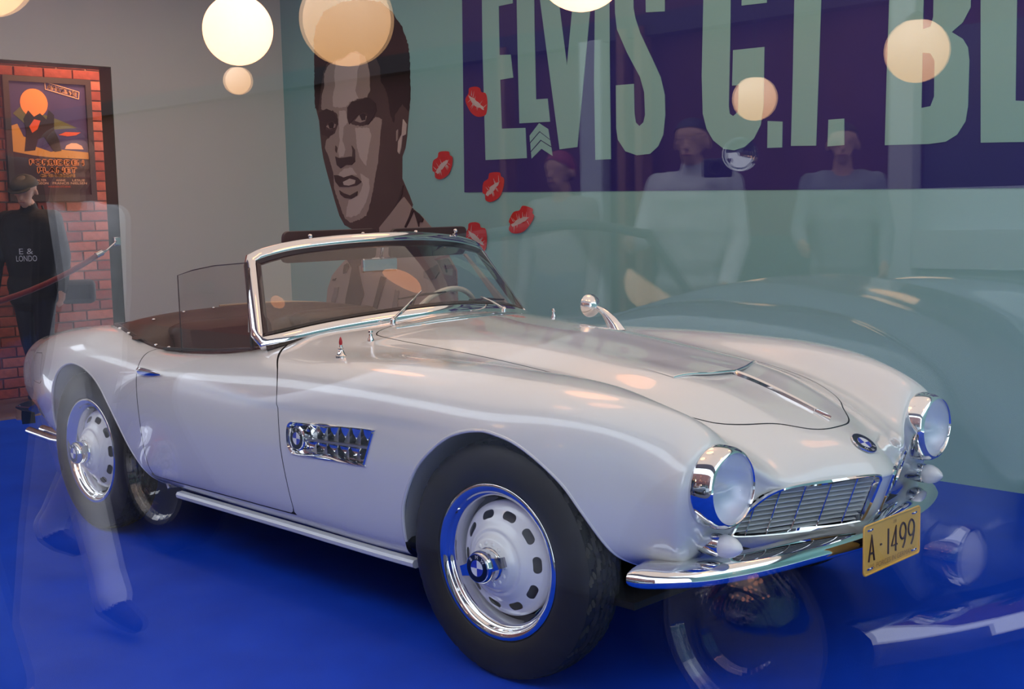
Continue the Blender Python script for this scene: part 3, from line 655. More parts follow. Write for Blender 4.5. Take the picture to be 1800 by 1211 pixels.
# wheel arches: rolled lips and painted wells
def arch(pts, s, depth):
    P = smooth_poly(pts[1:-1], 6, closed=False); lip = []; inn = []
    for x, z in P:
        p, n = on_body(x, max(z, .27), s); p[2] = z; lip.append(p - n*.004)
    mb = MB(); mb.tube(lip, .006, n=8); mb.build('arch_lip', M['paint'], car)
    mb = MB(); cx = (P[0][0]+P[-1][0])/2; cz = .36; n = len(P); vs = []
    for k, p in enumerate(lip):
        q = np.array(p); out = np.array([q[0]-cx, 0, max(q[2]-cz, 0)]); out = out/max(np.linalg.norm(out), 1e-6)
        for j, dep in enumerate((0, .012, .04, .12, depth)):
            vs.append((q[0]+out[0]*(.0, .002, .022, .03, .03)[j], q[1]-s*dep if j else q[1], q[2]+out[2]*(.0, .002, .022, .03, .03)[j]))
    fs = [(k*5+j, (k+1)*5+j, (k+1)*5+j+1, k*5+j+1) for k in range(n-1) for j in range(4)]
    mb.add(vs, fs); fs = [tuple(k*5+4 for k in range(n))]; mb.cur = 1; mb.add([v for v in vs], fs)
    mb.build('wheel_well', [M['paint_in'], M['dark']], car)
for s in (-1, 1):
    arch(ARCH_F, s, .36); arch(ARCH_R, s, .36)
# floor pan
mb = MB(); mb.box((-1.25, 0, .27), (3.3, 1.30, .02)); mb.box((-.1, 0, .33), (1.0, .86, .03)); mb.box((.15, 0, .37), (.06, 1.25, .05)); mb.build('floor_pan', M['dark'], car)
# sills: a pale moulding under each door
for s in (-1, 1):
    mb = MB(); n = 30; vs = []
    for k in range(n+1):
        x = -1.775+1.40*k/n; p, _n = on_body(x, .30, s); y = p[1]
        sec = [(-.02, .272), (.002, .270), (.008, .262), (.006, .250), (-.004, .244), (-.03, .246)]
        vs += [(x, y+s*a, z) for a, z in sec]
    fs = [(k*6+j, k*6+(j+1) % 6, (k+1)*6+(j+1) % 6, (k+1)*6+j) for k in range(n) for j in range(6)]+[tuple(range(6)), tuple(n*6+j for j in range(6))]
    mb.add(vs, fs).build('sill_moulding', mat('sill_grey_white', (.62, .63, .66), .3, coat=.5) if s < 0 else bpy.data.materials['sill_grey_white'], car)
# side crease: a soft swage line from the front arch back along the door
# ---------------------------------------------------------------- grilles
def nose_x(w, z):
    t = min(max((.575-z)/(.575-.44), 0), 1); x = (.785-.392*w)+((.735-.388*w)-(.785-.392*w))*t
    return x-(.44-z)*.9 if z < .44 else x
GP = smooth_poly(GRILL, 5)
def chords(c, ax):
    hit = []
    for a, b in zip(GP, np.roll(GP, -1, 0)):
        if (a[ax]-c)*(b[ax]-c) < 0:
            t = (c-a[ax])/(b[ax]-a[ax]); hit.append(a[1-ax]+(b[1-ax]-a[1-ax])*t)
    return (min(hit), max(hit)) if hit else None
for s in (-1, 1):
    g = MB(); L = [(nose_x(w, z)+.003, s*w, z) for w, z in GP]; ctr = (GP[:, 0].mean(), GP[:, 1].mean()); n = len(L); vs = []
    for (w, z), p in zip(GP, L):
        dw, dz = ctr[0]-w, ctr[1]-z; l = math.hypot(dw, dz); dw, dz = dw/l, dz/l
        for o, dx in ((-.004, -.004), (-.003, .006), (.004, .009), (.010, .004), (.011, -.02), (.012, -.05)):
            vs.append((p[0]+dx, s*(w+dw*o*1.0), z+dz*o))
    g.add(vs, [(k*6+j, ((k+1) % n)*6+j, ((k+1) % n)*6+j+1, k*6+j+1) for k in range(n) for j in range(5)])
    gr = g.build('grille', M['chrome'], car)
    mb = MB(); mb.add([(nose_x(w, z)-.075, s*w, z) for w, z in GP], [tuple(range(n))]); mb.build('grille_backing', M['dark'], gr)
    for z in np.linspace(.4455, .571, 10):
        c = chords(z, 1)
        if not c: continue
        w0, w1 = c[0]+.008, c[1]-.008; mb = MB(); vs = []; m = 12
        for k in range(m+1):
            w = w0+(w1-w0)*k/m; x = nose_x(w, z)
            vs += [(x-.006, s*w, z+.0005), (x-.006, s*w, z-.0018), (x-.026, s*w, z+.0085), (x-.026, s*w, z+.0108)]
        mb.add(vs, [(k*4+j, k*4+(j+1) % 4, (k+1)*4+(j+1) % 4, (k+1)*4+j) for k in range(m) for j in range(4)])
        mb.build('slat', M['slat'], gr)
    for w in (.10, .18, .26, .335, .40):
        c = chords(w, 0)
        pts = [(nose_x(w, z)-.003, s*w, z) for z in np.linspace(c[0]+.006, c[1]-.006, 8)]
        mb = MB(); mb.tube(pts, .0022, n=6); mb.build('upright', M['chrome'], gr)
# ---------------------------------------------------------------- headlights, side lamps
for s in (-1, 1):
    c = (.588, s*.554, .61)
    mb = MB(); mb.lathe([(-.03, .104), (.0, .109), (.03, .109), (.05, .105), (.062, .098), (.065, .092), (.060, .088), (.045, .086)], c, (1, 0, 0), 64)
    hl = mb.build('headlight', M['chrome'], car)
    mb = MB(); mb.lathe([(.058, .088), (.061, .084), (.070, .068), (.077, .046), (.081, .022), (.082, .001)], c, (1, 0, 0), 48); mb.build('lens', M['lens'], hl)
    mb = MB(); mb.lathe([(.058, .0875), (.040, .078), (.020, .060), (.006, .035), (.0, .001)], c, (1, 0, 0), 48)
    mb.build('reflector', noisy(mat('reflector_silver', (.9, .9, .93), .38, .75), (.85, .86, .9), (.95, .95, .97), 14) if s < 0 else bpy.data.materials['reflector_silver'], hl)
    mb = MB(); mb.lathe([(.0, .012), (.028, .012), (.038, .009), (.042, .001)], c, (1, 0, 0), 16); mb.build('bulb', M['opal'], hl)
    # side lamp: chrome tear-drop with a white lens
    c = Vector((.60, s*.556, .457)); mb = MB()
    mb.lathe([(-.115, .001), (-.10, .010), (-.07, .022), (-.04, .029), (-.01, .032), (.012, .031), (.016, .029)], c, (1, s*-.08, -.02), 28)
    sl = mb.build('side_lamp', M['chrome'], car)
    mb = MB(); mb.lathe([(.012, .027), (.020, .0305), (.034, .030), (.052, .024), (.066, .014), (.073, .005), (.075, .0005)], c, (1, s*-.08, -.02), 28); mb.build('lens', M['opal'], sl)
# ---------------------------------------------------------------- front bumper and number plate
BP = smooth_poly([(.47, .765), (.515, .745), (.572, .69), (.628, .61), (.682, .45), (.715, .27), (.742, .10), (.752, 0)], 5, closed=False)
BP = np.concatenate([BP, [(x, -y) for x, y in BP[-2::-1]]])
SEC = [(-.105, .404), (-.085, .416), (-.05, .417), (-.02, .410), (-.004, .398), (.003, .384), (.002, .370), (-.006, .364), (-.03, .368), (-.06, .378), (-.10, .394)]
vs = []; n = len(BP); m = len(SEC)
for k, p in enumerate(BP):
    t = BP[min(k+1, n-1)]-BP[max(k-1, 0)]; t = t/np.linalg.norm(t); nrm = np.array([t[1], -t[0]]); nrm = nrm if nrm[0] > 0 else -nrm
    e = min(1, min(k, n-1-k)/5.0); e = math.sqrt(max(e*(2-e), .03))
    for o, z in SEC:
        vs.append((p[0]+nrm[0]*o*e, p[1]+nrm[1]*o*e, .385+(z-.385)*(.35+.65*e)))
mb = MB(); mb.add(vs, [(k*m+j, k*m+(j+1) % m, (k+1)*m+(j+1) % m, (k+1)*m+j) for k in range(n-1) for j in range(m)]+[tuple(range(m)), tuple((n-1)*m+j for j in range(m))])
mb.build('front_bumper', M['chrome'], car, angle=1.2)
for s in (-1, 1):
    mb = MB(); mb.tube([(.40, s*.40, .39), (.60, s*.40, .395)], .018); mb.build('bumper_bracket', M['dark'], car)
pc = Vector((.792, .004, .386)); pw, ph = .158, .0685
mb = MB(); rp = []
for cx, cy, a0 in ((pw-.01, ph-.01, 0), (-pw+.01, ph-.01, 90), (-pw+.01, -ph+.01, 180), (pw-.01, -ph+.01, 270)):
    rp += [(cx+.01*math.cos(math.radians(a0+a)), cy+.01*math.sin(math.radians(a0+a))) for a in (0, 30, 60, 90)]
# plate faces forward: seen from the front its left end is the car's right side
PX = lambda a, b, c: (pc.x+c, pc.y+a, pc.z+b)
mb.prism(rp, -.003, PX)
pl = mb.build('number_plate', M['plate'], car, smooth=False)
mb = MB(); mb.tube([PX(a, b, .0005) for a, b in rp+rp[:1]], .0028, n=8, cap=False); mb.build('plate_rim', M['plate'], pl)
TX = lambda h: (lambda a, b: (pc.x+h, pc.y+a, pc.z+b))
# narrow painted characters  A . 1 4 9 9
def strokes(mb, lines, ox, sx, sy, oy, wd, h):
    for ln in lines:
        pts = [PX(ox+sx*a, oy+sy*b, h) for a, b in ln]; mb.tube(pts, wd, n=6)
arc = lambda cx, cy, rx, ry, a0, a1, k=14: [(cx+rx*math.cos(math.radians(a0+(a1-a0)*i/k)), cy+ry*math.sin(math.radians(a0+(a1-a0)*i/k))) for i in range(k+1)]
CH = {'A': [[(0, 0), (.5, 1), (1, 0)], [(.22, .3), (.78, .3)]], '1': [[(.5, 0), (.5, 1)]], '4': [[(.75, 0), (.75, 1), (0, .25), (1, .25)]],
      '9': [arc(.5, .68, .5, .32, 0, 360), [(1, .68), (.98, .5), (.8, .2), (.5, 0)]], '-': [[(.3, .5), (.7, .5)]]}
mb = MB()
for ch, ox, w in (('A', -.132, .030), ('-', -.075, .018), ('1', -.032, .014), ('4', -.006, .032), ('9', .042, .034), ('9', .091, .034)):
    strokes(mb, CH[ch], ox, w, .072, -.034, .0031, .0006)
mb.build('registration_characters', M['platedark'], pl)
mb = MB()
put_text(mb, 'U.S. FORCES IN GERMANY', .017, lambda a, b: (pc.x+.0012, pc.y+a, pc.z-.052+b), width=.262, sy=1.25)
mb.build('embossed_lettering', M['platepale'], pl); mb = MB()
put_text(mb, '258', .013, lambda a, b: (pc.x+.0012, pc.y+.012+a, pc.z+.052+b)); mb.build('embossed_lettering', M['platepale'], pl)
for a in (-.125, .125):
    for b in (-.054, .054):
        mb = MB(); mb.box(PX(a, b, .0008), (.002, .03, .005)); mb.ball(PX(a, b, .002), .004, 10, 6); mb.build('bolt', M['chrome'], pl)
mb = MB(); mb.box((.755, 0, .40), (.07, .10, .012)); mb.box((.785, 0, .40), (.008, .10, .08)); mb.build('plate_bracket', M['dark'], car)
# ---------------------------------------------------------------- badges and bonnet trim
p, n = on_top(.703, 0); emblem('emblem', .039, frame(p+n*.004, n, (1, 0, 0)) @ Matrix.Rotation(-math.pi/2, 4, 'Z'), car)
def trim_strip(name, pts, w0, w1, h, mt=M['chrome']):
    """a raised strip that follows the top surface through (x, y) points; width tapers w0 -> w1"""
    P = smooth_poly(pts, 8, closed=False); n = len(P); vs = []
    for k, q in enumerate(P):
        p, nn = on_top(*q); t = P[min(k+1, n-1)]-P[max(k-1, 0)]; t = t/np.linalg.norm(t); s_ = np.array([-t[1], t[0], 0]); w = (w0+(w1-w0)*k/(n-1))/2
        s_ = s_-nn*(s_@nn)
        for a, b in ((-1, -.002), (-.8, h*.7), (0, h), (.8, h*.7), (1, -.002)): vs.append(p+s_*w*a+nn*b)
    mb = MB(); mb.add(vs, [(k*5+j, k*5+j+1, (k+1)*5+j+1, (k+1)*5+j) for k in range(n-1) for j in range(4)]+[tuple(range(5)), tuple((n-1)*5+j for j in range(5))])
    return mb.build(name, mt, car)
# shallow bonnet scoop: a thin raised lip in an open V, with a chrome spear running forward from its point
def scoop(s):
    P = smooth_poly([(.268, 0), (.266, s*.012), (.245, s*.085), (.222, s*.15), (.198, s*.215)], 6, closed=False); vs = []; n = len(P)
    for k, q in enumerate(P):
        h = .009*(1-(k/(n-1))**2)+.002
        for dx, hh in ((-.20, .0004), (-.12, h*.3), (-.05, h*.75), (0, h), (-.002, h*.55), (-.03, h*.4)):
            p, nn = on_top(q[0]+dx, q[1]); vs.append(p+nn*hh)
    mb = MB(); mb.add(vs, [(k*6+j, k*6+j+1, (k+1)*6+j+1, (k+1)*6+j) for k in range(n-1) for j in range(5)]); mb.build('hood_scoop', M['paint'], car)
    mb = MB(); mb.tube([np.array(vs[k*6+3])+np.array([.001, 0, -.001]) for k in range(n)], .0042, n=8); mb.build('scoop_trim', M['chrome'], car)
for s in (-1, 1): scoop(s)
trim_strip('hood_spear', [(.262, 0), (.38, 0), (.50, 0), (.596, 0)], .026, .004, .013)
trim_strip('cowl_trim', [(-.95, -.33), (-.90, -.22), (-.86, 0), (-.90, .22), (-.95, .33)], .010, .010, .004)
trim_strip('cowl_trim', [(-.955, -.31), (-.93, -.22), (-.895, 0), (-.93, .22), (-.955, .31)], .008, .008, .003)
# ---------------------------------------------------------------- side vents behind the front wheels
VP = smooth_poly(VENT, 5)
def make_vent(s):
    ring = []
    for x, z in VP:
        p, n = on_body(x, z, s); ring.append((p, n))
    c = np.mean([r[0] for r in ring], 0); vs = []; n = len(ring)
    for p, nn in ring:
        d = c-p; d /= np.linalg.norm(d)
        for o, h in ((-.004, -.002), (-.003, .004), (.002, .007), (.009, .003), (.013, -.006), (.014, -.022)):
            vs.append(p+d*o+nn*h)
    mb = MB(); mb.add(vs, [(k*6+j, ((k+1) % n)*6+j, ((k+1) % n)*6+j+1, k*6+j+1) for k in range(n) for j in range(5)])
    v = mb.build('side_vent', M['chrome'], car)
    mb = MB(); mb.add([p-nn*.022 for p, nn in ring], [tuple(range(n))]); mb.build('vent_backing', M['chrome'], v)
    B = lambda x, z, h: (lambda q: tuple(q[0]+q[1]*h))(on_body(x, z, s))
    mb = MB(); vs = []
    for k in range(11):                                                # central bar
        x = -.855+.34*k/10; z = .594+.0155*(k/10)
        vs += [B(x, z+.0055, -.012), B(x, z+.004, .001), B(x, z-.004, .001), B(x, z-.0055, -.012)]
    mb.add(vs, [(k*4+j, k*4+(j+1) % 4, (k+1)*4+(j+1) % 4, (k+1)*4+j) for k in range(10) for j in range(4)]+[(0, 1, 2, 3), (40, 41, 42, 43)]); mb.build('centre_bar', M['satin'], v)
    for k in range(6):                                                 # twisted louvre blades, two rows of them
        for up in (1, 0):
            if k == 5 and not up: continue
            x = -.842+.0585*k+(.0 if up else -.004); zb = .594+.0155*k/6; w = .050
            z0, z1 = (zb+.0055, .646+.0034*k) if up else (.551+.0016*k, zb-.0055)
            x1 = min(x+w, -.506+(z1-.64)*.6) if up else min(x+w, -.530+(z1-.56)*.45); sl = .010
            TL, TR, BR, BL = B(x+sl, z1, -.001), B(x1+sl*.5, z1, -.001), B(x1, z0, -.006), B(x, z0, -.021)
            BL2 = B(x, z0, -.0225); TL2 = B(x+sl, z1, -.003)
            mb = MB(); mb.add([TL, TR, BL], [(0, 1, 2)]); mb.cur = 1; mb.add([TR, BR, BL], [(0, 1, 2)]); mb.cur = 0; mb.add([TL, TL2, BL2, BL], [(0, 1, 2, 3)])
            mb.build('louvre', [M['chrome'], M['satin']], v, smooth=False)
    p, nn = on_body(-.886, .594, s)
    mb = MB(); mb.lathe([(-.02, .041), (.004, .041), (.008, .036), (.006, .03)], p, nn, 36); mb.build('badge_mount', M['chrome'], v)
    emblem('emblem', .037, frame(p+nn*.010, nn, (s*-1, 0, 0)), v)
for s in (-1, 1): make_vent(s)
# ---------------------------------------------------------------- door handles, mirror, wing beacon, exhausts, rear bumper
for s in (-1, 1):
    mb = MB(); vs = []; prof = [(-1.972, .003), (-1.965, .012), (-1.945, .0165), (-1.91, .016), (-1.87, .013), (-1.83, .009), (-1.80, .003)]
    for x, r in prof:
        p, nn = on_body(x, .7245, s); c_ = p+nn*(.012 if -1.955 < x < -1.82 else .008)
        for k in range(12):
            t = 2*math.pi*k/12; vs.append(c_+np.array([0, 0, 1])*r*math.sin(t)+nn*r*.75*math.cos(t))
    m = len(prof); mb.add(vs, [(i*12+k, i*12+(k+1) % 12, (i+1)*12+(k+1) % 12, (i+1)*12+k) for i in range(m-1) for k in range(12)]+[tuple(range(12)), tuple((m-1)*12+k for k in range(12))])
    mb.build('door_handle', M['chrome'], car)
p, nn = on_top(-.855, -.646)
mb = MB(); mb.lathe([(-.004, .019), (.003, .019), (.006, .015), (.018, .010), (.022, .0085), (.024, .010), (.028, .010), (.030, .006), (.040, .0045)], p, (0, 0, 1), 20); aer = mb.build('aerial_base', M['chrome'], car)
mb = MB(); mb.lathe([(.038, .0045), (.046, .006), (.052, .0055), (.062, .003), (.066, .0005)], p, (0, 0, 1), 14); mb.build('red_tip', M['red'], aer)
p, nn = on_top(-.60, .47)
mb = MB(); vs = []
hd = Vector((-.745, .485, .945)); b0 = Vector(p)
for k in range(9):
    t = k/8; c_ = b0.lerp(hd+Vector((.02, 0, -.005)), t)+Vector((.0, 0, .018*math.sin(math.pi*t))); lx = .034*(1-t)**1.5+.008; ly = .016*(1-t)+.006
    for j in range(12):
        a = 2*math.pi*j/12; vs.append(c_+Vector((lx*math.cos(a)*(.5+.5*(1-t)), ly*math.sin(a), lx*math.cos(a)*t)))
mb.add(vs, [(i*12+j, i*12+(j+1) % 12, (i+1)*12+(j+1) % 12, (i+1)*12+j) for i in range(8) for j in range(12)]); wm = mb.build('wing_mirror', M['chrome'], car)
mb = MB(); mb.lathe([(.038, .0005), (.034, .018), (.024, .033), (.008, .043), (-.002, .046), (-.008, .046), (-.009, .042)], hd, (1, -.12, .05), 32); mb.build('mirror_head', M['chrome'], wm)
mb = MB(); mb.lathe([(-.006, .043), (-.006, .0005)], hd, (1, -.12, .05), 32); mb.build('mirror_glass', M['chrome'], wm)
mb = MB(); RB = smooth_poly([(-3.25, .735), (-3.40, .70), (-3.55, .55), (-3.62, .30), (-3.64, 0)], 6, closed=False); RB = np.concatenate([RB, [(x, -y) for x, y in RB[-2::-1]]]); vs = []
for x, y in RB: vs += [(x+.045, y*.94, .42), (x, y, .43), (x-.006, y, .40), (x, y, .365), (x+.045, y*.94, .37)]
mb.add(vs, [(k*5+j, k*5+(j+1) % 5, (k+1)*5+(j+1) % 5, (k+1)*5+j) for k in range(len(RB)-1) for j in range(5)]+[tuple(range(5))]); mb.build('rear_bumper', M['chrome'], car)
for y in (-.50, -.43):
    mb = MB(); mb.tube([(-2.9, y, .25), (-3.45, y, .232), (-3.735, y, .243)], .022, n=16, cap=False); mb.tube([(-3.735, y, .243), (-3.60, y, .24)], .018, n=16, cap=False); mb.build('tail_pipe', M['chrome'], car)
# ---------------------------------------------------------------- wheels
def tyre_mesh():
    R0 = .343; prof = []
    # (d outward from the wheel's mid plane, r); tread half width .062
    prof = [(.066, .222), (.075, .228), (.0835, .245), (.086, .268), (.083, .295), (.076, .317), (.069, .329), (.0655, .3335)]
    tread = np.linspace(.062, -.062, 27)
    n = 216; vs = []; rows = []
    def crown(d): return R0 - .007*(d/.062)**2 - .002*(d/.062)**4
    P = [(d, r, 0) for d, r in prof]+[(float(d), crown(d), 1) for d in tread]+[(-d, r, 0) for d, r in prof[::-1]]
    gr = (.034, .012, -.012, -.034)
    for d, r, tr in P:
        for k in range(n):
            t = 2*math.pi*k/n; rr = r
            if tr:
                dep = 0
                for g in gr:
                    zz = g+.0022*(1 if (k % 8) < 4 else -1)
                    if abs(d-zz) < .0034: dep = .008
                if abs(d) > .036:
                    if (k+int(abs(d)*130)) % 8 < 2: dep = .008
                elif (k+int(d*260+40)) % 4 == 0: dep = max(dep, .004)
                rr = r-dep
            elif abs(d) < .080 and r > .312 and (k % 8) == 0: rr = r-.003
            elif r in (.268,): rr = r
            vs.append((rr*math.cos(t), -d, rr*math.sin(t)))
    m = len(P); fs = [(i*n+k, (i+1)*n+k, (i+1)*n+(k+1) % n, i*n+(k+1) % n) for i in range(m-1) for k in range(n)]
    return vs, fs
def make_wheel():
    """wheel whose outer face looks along -y; origin at the hub in the tyre's mid plane"""
    w = bpy.data.objects.new('wheel', None); COL.objects.link(w); w.empty_display_size = .1
    mb = MB(); mb.add(*tyre_mesh()); mb.build('tyre', M['rubber'], w, angle=.5)
    o = .068; Yn = (0, -1, 0)                                         # o: rim edge plane
    mb = MB(); mb.lathe([(o-.004, .2235), (o+.004, .2245), (o+.007, .2215), (o+.0065, .213), (o+.003, .204), (o-.003, .1985), (o-.009, .1965), (o-.012, .1935), (o-.016, .187), (o-.028, .184), (o-.05, .178), (o-.075, .170), (o-.10, .164), (-o, .20), (-o-.01, .22)], (0, 0, 0), Yn, 96)
    mb.build('rim', M['chrome'], w, angle=1.0)
    # dished disc with ten slots
    n = 200; prof = [(o+a, r_) for a, r_ in [(-.064, .1650), (-.054, .1662), (-.046, .1645), (-.038, .157), (-.030, .146), (-.022, .131), (-.013, .116), (-.005, .106), (.002, .099), (.0045, .094), (.0030, .090), (.0050, .085), (.013, .079), (.021, .073), (.0265, .066), (.028, .045), (.028, .02)]]
    vs = []; fs = []; keepout = []
    for i, (d, r) in enumerate(prof):
        for k in range(n):
            t = 2*math.pi*k/n; vs.append((r*math.cos(t), -d, r*math.sin(t)))
    def inslot(r, t):
        a = (t-math.radians(4)+math.pi/10) % (math.pi/5)-math.pi/10
        return a*r, r-.1340
    # slots are cut with a signed distance to a rounded bar
    E = []
    fl = [(i*n+k, (i+1)*n+k, (i+1)*n+(k+1) % n, i*n+(k+1) % n) for i in range(len(prof)-1) for k in range(n)]
    # refine rings near the slots
    V = []; rr = []
    dense = []
    for i in range(len(prof)-1):
        sub = 6 if prof[i][1] > .112 and prof[i][1] < .165 else 1
        for q in range(sub):
            t = q/sub; dense.append((prof[i][0]+(prof[i+1][0]-prof[i][0])*t, prof[i][1]+(prof[i+1][1]-prof[i][1])*t))
    dense.append(prof[-1]); V = []; Dv = []
    for d, r in dense:
        for k in range(n):
            t = 2*math.pi*k/n; V.append((r*math.cos(t), -d, r*math.sin(t))); u_, v_ = inslot(r, t)
            qx = max(abs(u_)-.0125, 0); Dv.append(math.hypot(qx, v_)-.0112)
    fl = [(i*n+k, (i+1)*n+k, (i+1)*n+(k+1) % n, i*n+(k+1) % n) for i in range(len(dense)-1) for k in range(n)]
    V = np.array(V); Fq = np.array(fl); N = vnormals(V, Fq); N = np.where((N[:, 1] > 0)[:, None], -N, N)
    V2, E2, F2 = clip_ext(V, np.concatenate([N, np.array(Dv)[:, None]], 1), fl, 3)
    mb = MB(); mb.add(V2, F2)
    # turned-in slot edges and a ring of small raised dimples round the hub
    dk = mb.build('wheel_disc', M['wheelpaint'], w, angle=.9)
    mb = MB()
    for k in range(14):
        t = 2*math.pi*k/14; mb.ball((.0585*math.cos(t), -(o+.0265), .0585*math.sin(t)), .0070, 10, 6, (1, .55, 1))
    tag(mb.build('dimples', M['wheelpaint'], w), kind='stuff')
    mb = MB(); mb.lathe([(o-.085, .164), (o-.060, .12), (o-.040, .06), (o-.038, .02)], (0, 0, 0), Yn, 40); mb.build('brake_drum', mat('drum_grey', (.28, .28, .30), .5) if 'drum_grey' not in bpy.data.materials else bpy.data.materials['drum_grey'], w)
    # knock-off spinner
    mb = MB(); mb.lathe([(o+.026, .050), (o+.032, .049), (o+.036, .0455), (o+.060, .0465), (o+.070, .045), (o+.0755, .041), (o+.0750, .001)], (0, 0, 0), Yn, 40)
    for a in (18, 198):
        t = math.radians(a); c, s_ = math.cos(t), math.sin(t); pts = []
        for q, wd, th, dd in ((.038, .020, .011, o+.054), (.055, .017, .009, o+.055), (.076, .015, .006, o+.055), (.088, .014, .004, o+.054)):
            for e, f in ((1, 1), (1, -1), (-1, -1), (-1, 1)): pts.append((q*c-e*wd*s_, -(dd+f*th), q*s_+e*wd*c))
        mb.add(pts, [(i*4+j, i*4+(j+1) % 4, (i+1)*4+(j+1) % 4, (i+1)*4+j) for i in range(3) for j in range(4)]+[(12, 13, 14, 15)])
    mb.build('spinner', M['chrome'], w)
    emblem('emblem', .0405, frame((0, -(o+.0775), 0), (0, -1, 0), (1, 0, 0)), w)
    mb = MB(); mb.tube([(.158, -(o-.05), -.110), (.166, -(o-.01), -.113)], .003, n=8); mb.build('valve', M['satin'], w)
    return w
w0 = make_wheel(); w0.parent = car
def place(w, x, y, steer=0, left=False):
    w.location = (x, y, .343); w.rotation_euler = (0, 0, steer+(math.pi if left else 0))
place(w0, 0, -.705, .047)
for x, y, st, lf in ((-2.48, -.70, 0, False), (0, .705, .047, True), (-2.48, .70, 0, True)):
    place(dup(w0, car), x, y, st, lf)
# ---------------------------------------------------------------- windscreen
def spline3(pts, n): return [tuple(p) for p in smooth_poly(pts, n, closed=False)]
WB = spline3([(-1.298, -.655, .886), (-1.262, -.585, .900), (-1.225, -.49, .918), (-1.172, -.35, .937), (-1.107, -.15, .955), (-1.088, 0, .960), (-1.107, .15, .955), (-1.172, .35, .937), (-1.225, .49, .918), (-1.262, .585, .900), (-1.298, .655, .886)], 6)
WT = spline3([(-1.475, -.560, 1.150), (-1.462, -.51, 1.166), (-1.445, -.40, 1.185), (-1.415, -.22, 1.199), (-1.395, 0, 1.204), (-1.415, .22, 1.199), (-1.445, .40, 1.185), (-1.462, .51, 1.166), (-1.475, .572, 1.150)], 6)
def resample(P, n):
    P = np.array(P); d = np.concatenate([[0], np.cumsum(np.linalg.norm(np.diff(P, axis=0), axis=1))]); t = np.linspace(0, d[-1], n)
    return np.stack([np.interp(t, d, P[:, k]) for k in range(3)], 1)
NB = 49; B_ = resample(WB, NB); T_ = resample(WT, NB)
ws = bpy.data.objects.new('windscreen', None); COL.objects.link(ws); ws.parent = car; ws.empty_display_size = .1
mb = MB(); vs = []; rows = 9
for i in range(rows):
    t = i/(rows-1)
    for k in range(NB): vs.append(B_[k]*(1-t)+T_[k]*t+np.array([.015*math.sin(math.pi*t), 0, .01*math.sin(math.pi*t)]))
mb.add(vs, [(i*NB+k, i*NB+k+1, (i+1)*NB+k+1, (i+1)*NB+k) for i in range(rows-1) for k in range(NB-1)]); mb.build('glass', M['autoglass'], ws)
def sweep(path, nrm, sec, closed=True):
    """sec: list of (across, along normal); nrm: one vector per point (outwards from the pane)"""
    P = np.array(path); n = len(P); vs = []; m = len(sec)
    for k in range(n):
        t = P[(k+1) % n if closed else min(k+1, n-1)]-P[k-1 if closed else max(k-1, 0)]; t = t/np.linalg.norm(t); a = np.cross(t, nrm[k]); a /= np.linalg.norm(a)
        for u, v in sec: vs.append(P[k]+a*u+nrm[k]*v)
    return vs, [(k*m+j, k*m+(j+1) % m, ((k+1) % n)*m+(j+1) % m, ((k+1) % n)*m+j) for k in range(n if closed else n-1) for j in range(m)]
loop = np.concatenate([B_, [B_[-1]*(1-t)+T_[-1]*t for t in np.linspace(.04, .96, 12)], T_[::-1], [T_[0]*(1-t)+B_[0]*t for t in np.linspace(.04, .96, 12)]])
ctr3 = loop.mean(0); nr = []
for p in loop:
    y = p[1]/.69; v = np.array([.80-.25*abs(y), .55*y, .42]); nr.append(v/np.linalg.norm(v))
vs, fs = sweep(loop, np.array(nr), [(.044, -.012), (.045, .004), (.034, .017), (.006, .018), (-.004, .008), (-.004, -.012)])
sgn = np.sign(np.dot(np.array(vs[3])-np.array(vs[0]), ctr3-loop[0]))
mb = MB(); mb.add(vs, fs); fr = mb.build('frame', M['chrome'], ws, angle=.9)
vs, fs = sweep(loop, np.array(nr), [(-.003, .014), (-.016, .008), (-.018, -.008), (-.003, -.013)])
mb = MB(); mb.add(vs, fs); mb.build('rubber_seal', M['seal'], ws)
vs, fs = sweep(B_, np.array(nr[:NB]), [(.042, .014), (.052, .016), (.055, -.01), (.042, -.016)], closed=False)
mb = MB(); mb.add(vs, fs); mb.build('scuttle_seal', M['seal'], ws)
